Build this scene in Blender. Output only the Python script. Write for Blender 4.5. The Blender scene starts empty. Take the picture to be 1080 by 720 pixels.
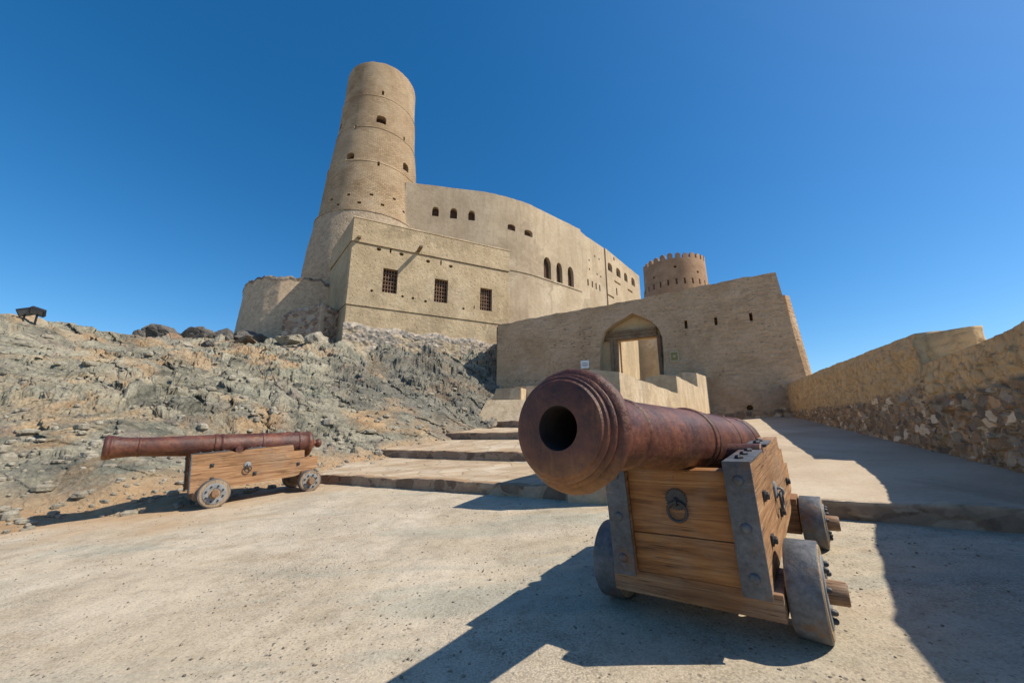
import bpy, bmesh, math, random
import numpy as np
from mathutils import Vector, Matrix

random.seed(7)
RNG = np.random.default_rng(11)
R = math.radians
sc = bpy.context.scene
C = sc.collection

# ------------------------------------------------------------------ camera, sky, sun, exposure
EYE = 1.25
F_PX = 420.0
PITCH = math.atan(102.0 / F_PX)
cd = bpy.data.cameras.new('camera')
cam = bpy.data.objects.new('camera', cd)
C.objects.link(cam)
cam.location = (0, 0, EYE)
cam.rotation_euler = (R(90) + PITCH, 0, 0)
cd.sensor_width = 36.0
cd.lens = 36.0 * F_PX / 1080.0
cd.clip_start = 0.05
cd.clip_end = 3000
sc.camera = cam

SUN_EL, SUN_AZ = 48.0, 100.0            # degrees; azimuth clockwise from +Y
w = bpy.data.worlds.new('World')
sc.world = w
w.use_nodes = True
nt = w.node_tree
sky = nt.nodes.new('ShaderNodeTexSky')
sky.sky_type = 'NISHITA'
sky.sun_disc = False
sky.sun_elevation = R(SUN_EL)
sky.sun_rotation = R(SUN_AZ)
sky.altitude = 600
sky.air_density = 1.0
sky.dust_density = 0.8
sky.ozone_density = 3.0
bg = nt.nodes['Background']
bg.inputs['Strength'].default_value = 0.108
hs = nt.nodes.new('ShaderNodeHueSaturation')       # the deep, dry blue of the day
hs.inputs['Saturation'].default_value = 1.36
hs.inputs['Hue'].default_value = 0.4970
nt.links.new(sky.outputs[0], hs.inputs['Color'])
nt.links.new(hs.outputs[0], bg.inputs['Color'])

sd = bpy.data.lights.new('sun', 'SUN')
sd.energy = 4.3
sd.angle = R(0.5)
sd.color = (1.0, 0.92, 0.78)
so = bpy.data.objects.new('sun', sd)
C.objects.link(so)
sv = Vector((math.sin(R(SUN_AZ)) * math.cos(R(SUN_EL)), math.cos(R(SUN_AZ)) * math.cos(R(SUN_EL)), math.sin(R(SUN_EL))))
so.rotation_euler = sv.to_track_quat('Z', 'Y').to_euler()

sc.view_settings.view_transform = 'Standard'
sc.view_settings.look = 'None'
sc.view_settings.exposure = 0.5
sc.view_settings.gamma = 1.0
sc.view_settings.use_curve_mapping = False
sc.cycles.max_bounces = 8
sc.cycles.use_denoising = True

# ------------------------------------------------------------------ geometry of the place
GA, GB = 0.072, 0.055                    # fall of the courtyard


def gz(x, y, c=0.0):
    return GA * x + GB * y + c


_S, _C = math.sin(PITCH), math.cos(PITCH)


def ray(x, y):
    a, b = (x - 540) / F_PX, -(y - 360) / F_PX
    return Vector((a, _C - b * _S, b * _C + _S))


O = Vector((0, 0, EYE))


def on_ground(x, y, c=0.0):
    d = ray(x, y)
    t = (c - EYE) / (d.z - GA * d.x - GB * d.y)
    return O + d * t


def at(x, y, Y):
    d = ray(x, y)
    return O + d * (Y / d.y)


def on_wall(x, y, P, az):
    d = ray(x, y)
    n = Vector((math.cos(R(az)), -math.sin(R(az)), 0))
    t = n.dot(Vector((P[0], P[1], 0))) / n.dot(d)
    return O + d * t


def hdir(az):
    return Vector((math.sin(R(az)), math.cos(R(az)), 0))


# ------------------------------------------------------------------ noise
def _hash(ix, iy, seed):
    h = (ix.astype(np.int64) * 374761393 + iy.astype(np.int64) * 668265263 + int(seed) * 974711) & 0xFFFFFFFF
    h = ((h ^ (h >> 13)) * 1274126177) & 0xFFFFFFFF
    h = h ^ (h >> 16)
    return (h & 0xFFFFFF) / float(0xFFFFFF)


def vnoise(x, y, seed=0):
    ix, iy = np.floor(x), np.floor(y)
    fx, fy = x - ix, y - iy
    u, v = fx * fx * (3 - 2 * fx), fy * fy * (3 - 2 * fy)
    a, b = _hash(ix, iy, seed), _hash(ix + 1, iy, seed)
    c, d = _hash(ix, iy + 1, seed), _hash(ix + 1, iy + 1, seed)
    return (a * (1 - u) + b * u) * (1 - v) + (c * (1 - u) + d * u) * v - 0.5


def fbm(x, y, seed=0, octs=4):
    s, a = 0, 1.0
    for k in range(octs):
        s = s + a * vnoise(x * 2 ** k + 17.3 * k, y * 2 ** k - 9.1 * k, seed + k)
        a *= 0.5
    return s


def cells(x, y, seed=0, jit=0.9):
    """distance to nearest and second seed, random of the cell, offset from its seed"""
    ix, iy = np.floor(x), np.floor(y)
    f1 = np.full(x.shape, 9.0)
    f2 = np.full(x.shape, 9.0)
    rid = np.zeros(x.shape)
    rx = np.zeros(x.shape)
    ry = np.zeros(x.shape)
    for dx in (-1, 0, 1):
        for dy in (-1, 0, 1):
            cx, cy = ix + dx, iy + dy
            px = cx + 0.5 + jit * (_hash(cx, cy, seed) - 0.5)
            py = cy + 0.5 + jit * (_hash(cx, cy, seed + 31) - 0.5)
            d = np.hypot(x - px, y - py)
            new = d < f1
            f2 = np.where(new, f1, np.minimum(f2, d))
            rid = np.where(new, _hash(cx, cy, seed + 77), rid)
            rx = np.where(new, x - px, rx)
            ry = np.where(new, y - py, ry)
            f1 = np.where(new, d, f1)
    return f1, f2, rid, rx, ry


def blocky(x, y, seed):
    f1, f2, rid, rx, ry = cells(x, y, seed)
    t1 = (rid * 7.13) % 1.0 - 0.5
    t2 = (rid * 13.7) % 1.0 - 0.5
    crack = np.clip((f2 - f1) * 6, 0, 1)
    return (rid - 0.5) * 0.7 + rx * t1 * 1.3 + ry * t2 * 1.3 - 0.22 * (1 - crack)


# ------------------------------------------------------------------ materials
class NT:
    def __init__(self, name, rough=0.9, spec=0.25, metal=0.0):
        self.m = bpy.data.materials.new(name)
        self.m.use_nodes = True
        self.t = self.m.node_tree
        self.b = self.t.nodes['Principled BSDF']
        self.b.inputs['Roughness'].default_value = rough
        self.b.inputs['Specular IOR Level'].default_value = spec
        self.b.inputs['Metallic'].default_value = metal
        self._co = None

    def n(self, typ, **kw):
        nd = self.t.nodes.new('ShaderNode' + typ)
        for k, v in kw.items():
            setattr(nd, k, v)
        return nd

    def l(self, a, b):
        self.t.links.new(a, b)

    def co(self, scale=(1, 1, 1), rot=(0, 0, 0)):
        tc = self.n('TexCoord')
        mp = self.n('Mapping')
        mp.inputs['Scale'].default_value = scale
        mp.inputs['Rotation'].default_value = rot
        self.l(tc.outputs['Object'], mp.inputs['Vector'])
        return mp.outputs[0]

    def noise(self, scale, detail=4, rough=0.55, co=None, dist=0.0):
        nd = self.n('TexNoise')
        nd.inputs['Scale'].default_value = scale
        nd.inputs['Detail'].default_value = detail
        nd.inputs['Roughness'].default_value = rough
        nd.inputs['Distortion'].default_value = dist
        self.l(co if co is not None else self.co(), nd.inputs['Vector'])
        return nd.outputs['Fac']

    def vor(self, scale, co=None, feature='F1', out='Distance'):
        nd = self.n('TexVoronoi')
        nd.feature = feature
        nd.inputs['Scale'].default_value = scale
        self.l(co if co is not None else self.co(), nd.inputs['Vector'])
        return nd.outputs[out]

    def ramp(self, fac, stops):
        nd = self.n('ValToRGB')
        el = nd.color_ramp.elements
        while len(el) < len(stops):
            el.new(0.5)
        for e, (p, c) in zip(el, stops):
            e.position = p
            e.color = (c[0], c[1], c[2], 1) if not isinstance(c, (int, float)) else (c, c, c, 1)
        self.l(fac, nd.inputs[0])
        return nd.outputs[0]

    def mix(self, fac, a, b, blend='MIX'):
        nd = self.n('Mix', data_type='RGBA', blend_type=blend)
        for sock, v in ((nd.inputs[0], fac), (nd.inputs[6], a), (nd.inputs[7], b)):
            if hasattr(v, 'is_linked'):
                self.l(v, sock)
            elif isinstance(v, (int, float)):
                sock.default_value = v
            else:
                sock.default_value = (v[0], v[1], v[2], 1)
        return nd.outputs[2]

    def math(self, op, a, b=None):
        nd = self.n('Math', operation=op)
        for sock, v in zip(nd.inputs, (a, b)):
            if v is None:
                continue
            if hasattr(v, 'is_linked'):
                self.l(v, sock)
            else:
                sock.default_value = v
        return nd.outputs[0]

    def attr(self, name):
        nd = self.n('Attribute')
        nd.attribute_name = name
        return nd.outputs['Fac']

    def bump(self, h, strength=0.5, dist=0.02, prev=None):
        nd = self.n('Bump')
        nd.inputs['Strength'].default_value = strength
        nd.inputs['Distance'].default_value = dist
        self.l(h, nd.inputs['Height'])
        if prev is not None:
            self.l(prev, nd.inputs['Normal'])
        return nd.outputs[0]

    def done(self, col, nrm=None, rough=None):
        if hasattr(col, 'is_linked'):
            self.l(col, self.b.inputs['Base Color'])
        else:
            self.b.inputs['Base Color'].default_value = (*col, 1)
        if nrm is not None:
            self.l(nrm, self.b.inputs['Normal'])
        if rough is not None:
            self.l(rough, self.b.inputs['Roughness'])
        return self.m


def m_ground():
    k = NT('sandy_ground', 0.95, 0.15)
    c = k.ramp(k.noise(0.55, 6, 0.6, dist=0.6), [(0.3, (.44, .36, .255)), (0.5, (.53, .447, .335)), (0.7, (.59, .51, .40))])
    # worn grey-green streaks where old screed shows through
    st = k.noise(1.0, 5, 0.6, co=k.co((0.22, 1.1, 1), (0, 0, R(-18))), dist=0.8)
    c = k.mix(k.math('MULTIPLY', k.ramp(st, [(0.50, 0), (0.64, 1)]), 0.7), c, (.36, .35, .285))
    st2 = k.noise(1.7, 5, 0.65, co=k.co((0.3, 1.0, 1), (0, 0, R(-30))))
    c = k.mix(k.math('MULTIPLY', k.ramp(st2, [(0.56, 0), (0.7, 1)]), 0.5), c, (.40, .29, .18))
    fine = k.noise(60, 6, 0.8)
    c = k.mix(0.85, c, k.ramp(fine, [(0.3, (.60, .58, .55)), (0.52, (1, 1, 1)), (0.75, (1.22, 1.2, 1.16))]), 'MULTIPLY')
    mid = k.noise(6.5, 6, 0.7)
    c = k.mix(0.6, c, k.ramp(mid, [(0.3, (.66, .63, .58)), (0.5, (1, 1, 1)), (0.7, (1.14, 1.13, 1.12))]), 'MULTIPLY')
    # grit: dark stones showing in the surface, in patches, of two sizes
    patch = k.ramp(k.noise(0.9, 5, .65), [(0.36, 0.22), (0.58, 1)])
    v1 = k.n('TexVoronoi')
    v1.inputs['Scale'].default_value = 17
    k.l(k.co(), v1.inputs['Vector'])
    sel = k.ramp(v1.outputs['Color'], [(0.48, 0), (0.54, 1)])
    g1 = k.math('MULTIPLY', k.math('MULTIPLY', k.ramp(v1.outputs['Distance'], [(0.10, 1), (0.24, 0)]), sel), patch)
    v2 = k.n('TexVoronoi')
    v2.inputs['Scale'].default_value = 42
    k.l(k.co(), v2.inputs['Vector'])
    sel2 = k.ramp(v2.outputs['Color'], [(0.40, 0), (0.45, 1)])
    g2 = k.math('MULTIPLY', k.math('MULTIPLY', k.ramp(v2.outputs['Distance'], [(0.15, 1), (0.34, 0)]), sel2), patch)
    c = k.mix(k.math('MULTIPLY', g1, .8), c, k.ramp(v1.outputs['Color'], [(.6, (.10, .085, .07)), (.8, (.22, .17, .12)), (.95, (.13, .125, .12))]))
    c = k.mix(k.math('MULTIPLY', g2, .6), c, (.15, .12, .09))
    g3 = k.ramp(k.vor(85), [(0.0, 1.22), (0.32, 1.0), (0.7, .58)])
    c = k.mix(k.math('MULTIPLY', k.ramp(k.noise(.6, 5, .65), [(.44, .10), (.60, 1)]), .8), c, k.mix(1.0, c, g3, 'MULTIPLY'))
    wn = k.ramp(k.noise(.45, 6, .7, dist=.8), [(.54, 0), (.62, 1)])
    c = k.mix(k.math('MULTIPLY', wn, .4), c, (.30, .255, .19))
    c = k.mix(k.math('MULTIPLY', k.attr('dirt'), .85), c, k.ramp(k.noise(7, 6, .7), [(.3, (.34, .21, .11)), (.7, (.48, .335, .20))]))
    h = k.math('ADD', k.math('MULTIPLY', fine, 0.30), k.math('MULTIPLY', mid, .7))
    h = k.math('ADD', h, k.math('MULTIPLY', k.noise(1.8, 4, .6), 1.0))
    h = k.math('SUBTRACT', h, k.math('MULTIPLY', g1, .35))
    return k.done(c, k.bump(h, 0.55, 0.035))


def m_paving():
    k = NT('stair_paving', 0.92, 0.2)
    c = k.ramp(k.noise(0.9, 5, 0.6), [(0.3, (.34, .245, .155)), (0.5, (.46, .36, .25)), (0.68, (.55, .47, .37))])
    f = k.vor(1.6, co=k.co((1, 1, 0.01)), out='Color')
    c = k.mix(0.35, c, k.ramp(f, [(0.2, (.65, .55, .45)), (0.8, (1.2, 1.17, 1.1))]), 'MULTIPLY')
    e = k.vor(1.6, co=k.co((1, 1, 0.01)), feature='DISTANCE_TO_EDGE')
    em = k.ramp(e, [(0.0, 1), (0.05, 0)])
    c = k.mix(k.math('MULTIPLY', em, 0.55), c, (.21, .16, .11))
    fine = k.noise(30, 5, 0.7)
    c = k.mix(0.5, c, k.ramp(fine, [(0.3, .68), (0.7, 1.2)]), 'MULTIPLY')
    h = k.math('SUBTRACT', k.math('ADD', k.math('MULTIPLY', fine, .4), k.noise(7, 4)), k.math('MULTIPLY', em, .5))
    return k.done(c, k.bump(h, 0.5, 0.025))


def m_ramp():
    k = NT('ramp_screed', 0.93, 0.15)
    c = k.ramp(k.noise(0.6, 5, 0.6), [(0.3, (.40, .31, .215)), (0.55, (.50, .405, .295)), (0.72, (.55, .46, .35))])
    st = k.noise(1.0, 5, 0.65, co=k.co((1.6, .3, 1), (0, 0, R(28))))
    c = k.mix(k.math('MULTIPLY', k.ramp(st, [(0.55, 0), (0.72, 1)]), .5), c, (.26, .2, .145))
    fine = k.noise(26, 5, 0.7)
    c = k.mix(0.45, c, k.ramp(fine, [(0.3, .72), (0.7, 1.18)]), 'MULTIPLY')
    h = k.math('ADD', k.math('MULTIPLY', fine, .4), k.noise(5, 4))
    return k.done(c, k.bump(h, 0.5, 0.03))


def m_plaster(name, c0, c1, c2, scale=0.8, bump=0.6, grain=0.5, streak=0.3, pits=0.0, rough=0.93):
    k = NT(name, rough, 0.15)
    c = k.ramp(k.noise(scale, 6, 0.62, dist=0.4), [(0.3, c0), (0.52, c1), (0.72, c2)])
    fine = k.noise(scale * 9, 6, 0.7)
    c = k.mix(grain, c, k.ramp(fine, [(0.28, .62), (0.5, 1.0), (0.74, 1.22)]), 'MULTIPLY')
    if streak:
        st = k.noise(1.0, 4, 0.6, co=k.co((2.2, 2.2, 0.22)))
        c = k.mix(k.math('MULTIPLY', k.ramp(st, [(0.5, 0), (0.72, 1)]), streak), c, tuple(v * 0.68 for v in c1))
    # repairs: areas of slightly different plaster with soft, ragged borders
    wob = k.noise(scale * 2.2, 4, .6)
    co2 = k.n('VectorMath', operation='ADD')
    k.l(k.co(), co2.inputs[0])
    cw_ = k.n('CombineXYZ')
    for i_ in range(3):
        k.l(k.math('MULTIPLY', wob, 2.2 / max(scale, .3)), cw_.inputs[i_])
    k.l(cw_.outputs[0], co2.inputs[1])
    rp = k.vor(scale * .42, co=co2.outputs[0], out='Color')
    c = k.mix(.8, c, k.ramp(rp, [(.15, (.80, .79, .78)), (.4, (1, 1, 1)), (.6, (.93, .91, .87)), (.85, (1.1, 1.1, 1.1))]), 'MULTIPLY')
    h = k.math('ADD', k.math('MULTIPLY', fine, .6), k.noise(scale * 3, 5, 0.6))
    if pits:
        v = k.vor(3.2)
        pm = k.ramp(v, [(0.06, 1), (0.16, 0)])
        c = k.mix(k.math('MULTIPLY', pm, pits), c, tuple(x * 0.45 for x in c1))
        h = k.math('SUBTRACT', h, k.math('MULTIPLY', pm, .8))
    return k.done(c, k.bump(h, bump, 0.06))


def m_mudbrick_gate():
    """worn mud plaster through which uneven courses show"""
    k = NT('gate_mud_plaster', 0.95, 0.1)
    c = k.ramp(k.noise(0.5, 6, 0.62, dist=.5), [(0.3, (.48, .315, .18)), (0.52, (.61, .42, .265)), (0.72, (.67, .49, .335))])
    co = k.co((1, 1, 1))
    cs = k.noise(1.0, 5, 0.65, co=k.co((1.7, 1.7, 5.2)), dist=0.9)
    csm = k.ramp(cs, [(0.40, 1), (0.56, 0)])
    patch = k.ramp(k.noise(0.35, 4), [(0.42, .25), (0.58, 1)])
    c = k.mix(k.math('MULTIPLY', k.math('MULTIPLY', csm, patch), .42), c, (.27, .18, .115))
    # half-buried bricks and pecked holes
    bk = k.vor(2.6, co=k.co((1, 1, 2.1)))
    pk_ = k.math('MULTIPLY', k.ramp(bk, [(.08, 1), (.26, 0)]), k.ramp(k.noise(.6, 4), [(.4, 0), (.6, 1)]))
    c = k.mix(k.math('MULTIPLY', pk_, .5), c, (.20, .135, .09))
    fine = k.noise(7, 6, 0.75)
    c = k.mix(.55, c, k.ramp(fine, [(0.28, .6), (0.5, 1.0), (0.74, 1.25)]), 'MULTIPLY')
    h = k.math('ADD', k.math('MULTIPLY', cs, 1.2), k.math('MULTIPLY', fine, .8))
    h = k.math('SUBTRACT', h, k.math('MULTIPLY', pk_, .6))
    return k.done(c, k.bump(h, 1.0, 0.14))


def m_tower():
    k = NT('tower_brick', 0.93, 0.12)
    tc = k.n('TexCoord')
    sx = k.n('SeparateXYZ')
    k.l(tc.outputs['Object'], sx.inputs[0])
    ang = k.math('ARCTAN2', sx.outputs[1], sx.outputs[0])
    u = k.math('MULTIPLY', ang, 4.4)
    wob = k.noise(0.9, 2)
    z = k.math('ADD', sx.outputs[2], k.math('MULTIPLY', wob, 0.10))
    cx = k.n('CombineXYZ')
    k.l(u, cx.inputs[0])
    k.l(z, cx.inputs[1])
    br = k.n('TexBrick')
    br.inputs['Scale'].default_value = 1.0
    br.inputs['Brick Width'].default_value = 0.38
    br.inputs['Row Height'].default_value = 0.15
    br.inputs['Mortar Size'].default_value = 0.026
    br.inputs['Mortar Smooth'].default_value = 0.6
    br.inputs['Color1'].default_value = (1.18, 1.15, 1.1, 1)
    br.inputs['Color2'].default_value = (.72, .69, .65, 1)
    br.inputs['Mortar'].default_value = (.42, .37, .32, 1)
    k.l(cx.outputs[0], br.inputs['Vector'])
    c = k.ramp(k.noise(0.33, 6, 0.68, dist=.3), [(0.32, (.31, .215, .13)), (0.5, (.43, .315, .20)), (0.7, (.50, .39, .265))])
    # courses of different plaster, wide bands up the shaft
    band = k.noise(0.28, 3, 0.5, co=k.co((0.12, 0.12, 1.0)))
    c = k.mix(k.math('MULTIPLY', k.ramp(band, [(0.45, 0), (0.62, 1)]), .5), c, (.345, .25, .155))
    vis = k.ramp(k.noise(0.4, 3), [(0.36, .2), (0.60, .72)])
    c = k.mix(vis, c, k.mix(1.0, c, br.outputs['Color'], 'MULTIPLY'))
    # the old stone foot of the tower
    low = k.math('LESS_THAN', k.math('ADD', sx.outputs[2], k.math('MULTIPLY', k.noise(.7, 3), 1.0)), 22.2)
    v = k.vor(3.4, out='Color')
    rub = k.ramp(v, [(0.1, (.36, .27, .185)), (0.5, (.43, .33, .23)), (0.9, (.47, .375, .27))])
    c = k.mix(low, c, rub)
    fine = k.noise(6, 6, .7)
    c = k.mix(.5, c, k.ramp(fine, [(0.28, .66), (0.74, 1.2)]), 'MULTIPLY')
    hv = k.vor(3.4, feature='DISTANCE_TO_EDGE')
    h = k.math('ADD', k.math('MULTIPLY', fine, .7), k.math('MULTIPLY', br.outputs['Fac'], -.5))
    h = k.math('ADD', h, k.math('MULTIPLY', k.math('MULTIPLY', k.ramp(hv, [(0, 0), (.2, 1)]), low), .35))
    return k.done(c, k.bump(h, .8, .07))


def m_rubble(name, mortar, plaster, stones, dusty=0.25):
    """attributes rnd, edge, mask and grime come from the wall's own mesh"""
    k = NT(name, 0.93, 0.2)
    rnd, edge, mask = k.attr('rnd'), k.attr('edge'), k.attr('mask')
    st = k.ramp(rnd, stones)
    fine = k.noise(14, 6, .7)
    st = k.mix(.6, st, k.ramp(fine, [(0.25, .55), (0.5, 1), (0.78, 1.35)]), 'MULTIPLY')
    st = k.mix(k.math('MULTIPLY', k.ramp(k.noise(2.3, 4), [(.45, 0), (.7, 1)]), dusty), st, mortar)
    mm = k.mix(.5, mortar, k.ramp(k.noise(5, 5, .7), [(0.3, .65), (0.7, 1.25)]), 'MULTIPLY')
    c = k.mix(k.ramp(edge, [(0.08, 0), (0.17, 1)]), mm, st)
    pl = k.mix(.6, plaster, k.ramp(k.noise(2.2, 6, .7), [(0.3, .6), (0.52, 1), (0.74, 1.25)]), 'MULTIPLY')
    pl = k.mix(k.math('MULTIPLY', k.ramp(k.noise(4.5, 5, .7), [(.5, 0), (.66, 1)]), .55), pl, tuple(v * .5 for v in plaster))
    pl = k.mix(.7, pl, k.ramp(edge, [(0.0, .58), (0.16, 1.0), (.6, 1.12)]), 'MULTIPLY')
    c = k.mix(mask, c, pl)
    h = k.math('ADD', fine, k.math('MULTIPLY', k.noise(40, 4), .4))
    return k.done(c, k.bump(h, .6, .02))


def m_rock():
    k = NT('hill_rock', 0.92, 0.2)
    co = k.co((1, 1, 1), (R(24), R(-18), R(33)))
    strat = k.noise(0.5, 7, .65, co=k.co((0.5, 1.6, 2.6), (R(25), R(-20), R(35))), dist=.8)
    c = k.ramp(strat, [(0.3, (.062, .060, .050)), (0.40, (.155, .148, .116)), (0.5, (.265, .245, .187)), (0.62, (.365, .335, .255)), (.74, (.48, .44, .34))])
    och = k.ramp(k.noise(.34, 5, .6, co=k.co((1, 1, 1.2)), dist=.6), [(.52, 0), (.64, 1)])
    c = k.mix(k.math('MULTIPLY', och, .8), c, k.ramp(k.noise(3, 4), [(.3, (.33, .20, .10)), (.7, (.46, .32, .18))]))
    grn = k.ramp(k.noise(.42, 4, .6, co=k.co((1.2, .8, 1), (0, 0, R(50)))), [(.54, 0), (.68, 1)])
    c = k.mix(k.math('MULTIPLY', grn, .5), c, (.325, .325, .25))
    pk = k.ramp(k.noise(.6, 4, .6, co=k.co((.7, 1.5, 1), (0, 0, R(-20)))), [(.55, 0), (.7, 1)])
    c = k.mix(k.math('MULTIPLY', pk, .45), c, (.29, .215, .19))
    c = k.mix(k.math('MULTIPLY', k.attr('dark'), .85), c, k.ramp(k.noise(1.6, 6, .7, dist=.6), [(.3, (.055, .056, .054)), (.5, (.115, .113, .102)), (.7, (.20, .19, .165))]))
    sand = k.attr('sand')
    fine = k.noise(11, 7, .75)
    c = k.mix(.8, c, k.ramp(fine, [(0.25, .22), (0.45, .78), (.6, 1.1), (0.78, 1.6)]), 'MULTIPLY')
    rnd = k.attr('rnd')
    c = k.mix(.55, c, k.ramp(rnd, [(0, (.5, .52, .52)), (.5, (.95, .95, .95)), (1, (1.4, 1.33, 1.22))]), 'MULTIPLY')
    sc_ = k.ramp(k.noise(5, 6, .7), [(.3, (.36, .225, .12)), (.7, (.46, .325, .195))])
    c = k.mix(sand, c, sc_)
    v = k.vor(7, co=k.co((1, 1.5, 1), (.4, .3, .5)))
    h = k.math('ADD', k.math('MULTIPLY', fine, 1.0), k.math('MULTIPLY', v, .5))
    h = k.math('ADD', h, k.math('MULTIPLY', k.noise(34, 5, .7), .35))
    return k.done(c, k.bump(h, .9, .07))


def m_boulder(name, dark, mid, lite):
    k = NT(name, .9, .2)
    c = k.ramp(k.noise(2.2, 6, .65, dist=.5), [(.3, dark), (.52, mid), (.72, lite)])
    fine = k.noise(13, 6, .72)
    c = k.mix(.6, c, k.ramp(fine, [(.28, .5), (.75, 1.3)]), 'MULTIPLY')
    return k.done(c, k.bump(k.math('ADD', fine, k.noise(4, 5)), .8, .06))


def m_rust():
    k = NT('rusty_iron', .5, .4)
    c = k.ramp(k.noise(3.2, 6, .65, dist=.5), [(.28, (.032, .012, .010)), (.47, (.085, .029, .018)), (.62, (.155, .052, .027)), (.78, (.24, .092, .042))])
    pur = k.ramp(k.noise(2.1, 4, .6), [(.45, 0), (.65, 1)])
    c = k.mix(k.math('MULTIPLY', pur, .5), c, (.058, .030, .030))
    sx = k.n('SeparateXYZ')
    tc = k.n('TexCoord')
    k.l(tc.outputs['Object'], sx.inputs[0])
    # flaky yellow rust along the barrel's belly, with warm ground bounce painted in
    lowz = k.math('ADD', sx.outputs[2], k.math('MULTIPLY', k.noise(2.2, 5, .7), -.16))
    ym = k.ramp(k.math('MULTIPLY', lowz, -1.0), [(.17, 0), (.31, 1)])
    c = k.mix(k.math('MULTIPLY', ym, .72), c, k.ramp(k.noise(6, 5, .7), [(.3, (.20, .085, .022)), (.7, (.36, .19, .055))]))
    fl = k.noise(24, 6, .75)
    c = k.mix(.75, c, k.ramp(fl, [(.25, .35), (.5, 1), (.72, 1.5)]), 'MULTIPLY')
    dr = k.noise(2.6, 5, .7, co=k.co((1.2, 6, 1.0)))
    c = k.mix(k.math('MULTIPLY', k.ramp(dr, [(.56, 0), (.68, 1)]), .5), c, (.24, .105, .042))
    sp = k.ramp(k.vor(26), [(.05, 1), (.16, 0)])
    c = k.mix(k.math('MULTIPLY', sp, k.math('MULTIPLY', k.ramp(k.noise(2.4, 3), [(.5, 0), (.62, 1)]), .4)), c, (.33, .19, .10))
    st = k.noise(4, 5, .7, co=k.co((9, .6, .6)))
    h = k.math('ADD', fl, k.math('MULTIPLY', k.noise(70, 4, .7), .5))
    h = k.math('ADD', h, k.math('MULTIPLY', st, .5))
    rr = k.ramp(fl, [(.3, .33), (.7, .62)])
    return k.done(c, k.bump(h, .55, .012), rr)


def m_bore():
    k = NT('bore_iron', .8, .2)
    return k.done(k.ramp(k.noise(9, 4), [(.3, (.012, .010, .010)), (.7, (.035, .027, .024))]), k.bump(k.noise(20), .4, .01))


def m_wood(name, dark, mid, lite, along='x', rough=.62):
    k = NT(name, rough, .3)
    s = {'x': (.9, 14, 14), 'y': (14, .9, 14), 'z': (14, 14, .9)}[along]
    g = k.noise(1.6, 6, .62, co=k.co(s), dist=.9)
    c = k.ramp(g, [(.27, dark), (.5, mid), (.72, lite)])
    big = k.noise(1.5, 3, .5)
    c = k.mix(.5, c, k.ramp(big, [(.3, .62), (.7, 1.3)]), 'MULTIPLY')
    s2 = tuple(v * 3.2 if v > 2 else v * 1.4 for v in s)
    g2 = k.noise(2.2, 5, .7, co=k.co(s2))
    c = k.mix(.55, c, k.ramp(g2, [(.32, .30), (.46, 1), (.75, 1.25)]), 'MULTIPLY')
    # splits along the grain and sun-greyed faces
    sp_ = k.noise(1.3, 3, .6, co=k.co(tuple(v * 1.9 if v > 2 else v * .55 for v in s)), dist=.4)
    crk = k.math('MULTIPLY', k.ramp(sp_, [(.485, 0), (.5, 1), (.515, 0)]), k.ramp(k.noise(2.4, 3), [(.48, 0), (.58, 1)]))
    gry = k.ramp(k.noise(1.9, 5, .65), [(.48, 0), (.7, 1)])
    c = k.mix(k.math('MULTIPLY', gry, .45), c, k.mix(1.0, (.33, .275, .21), k.ramp(g2, [(.3, .6), (.7, 1.15)]), 'MULTIPLY'))
    c = k.mix(k.math('MULTIPLY', crk, .85), c, (.035, .02, .012))
    # damp stains and old knots
    st = k.ramp(k.noise(3.4, 4, .7, dist=1.0), [(.62, 0), (.74, 1)])
    c = k.mix(k.math('MULTIPLY', st, .75), c, tuple(v * .28 for v in dark))
    return k.done(c, k.bump(k.math('SUBTRACT', k.math('ADD', g, k.math('MULTIPLY', g2, .9)), crk), .6, .008))


def m_iron():
    k = NT('grey_painted_iron', .52, .35, .15)
    c = k.ramp(k.noise(3, 6, .65), [(.3, (.062, .068, .076)), (.52, (.105, .112, .122)), (.72, (.165, .17, .18))])
    c = k.mix(.7, c, k.ramp(k.noise(24, 6, .75), [(.3, .45), (.7, 1.4)]), 'MULTIPLY')
    ru = k.math('MULTIPLY', k.ramp(k.noise(5.5, 6, .75), [(.52, 0), (.66, 1)]), .7)
    c = k.mix(ru, c, (.17, .085, .04))
    scr = k.noise(2, 5, .7, co=k.co((1.5, 1.5, 30), (0, .3, 0)))
    c = k.mix(k.math('MULTIPLY', k.ramp(scr, [(.62, 0), (.7, 1)]), .35), c, (.27, .275, .28))
    return k.done(c, k.bump(k.noise(18, 6, .75), .5, .01), k.ramp(k.noise(12, 5, .7), [(.3, .38), (.7, .7)]))


def m_flat(name, col, rough=.7, var=.3, scale=8, spec=.25, metal=0.0):
    k = NT(name, rough, spec, metal)
    c = k.mix(var, col, k.ramp(k.noise(scale, 5, .65), [(.3, .55), (.7, 1.35)]), 'MULTIPLY')
    return k.done(c, k.bump(k.noise(scale * 3, 4), .25, .01))


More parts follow.
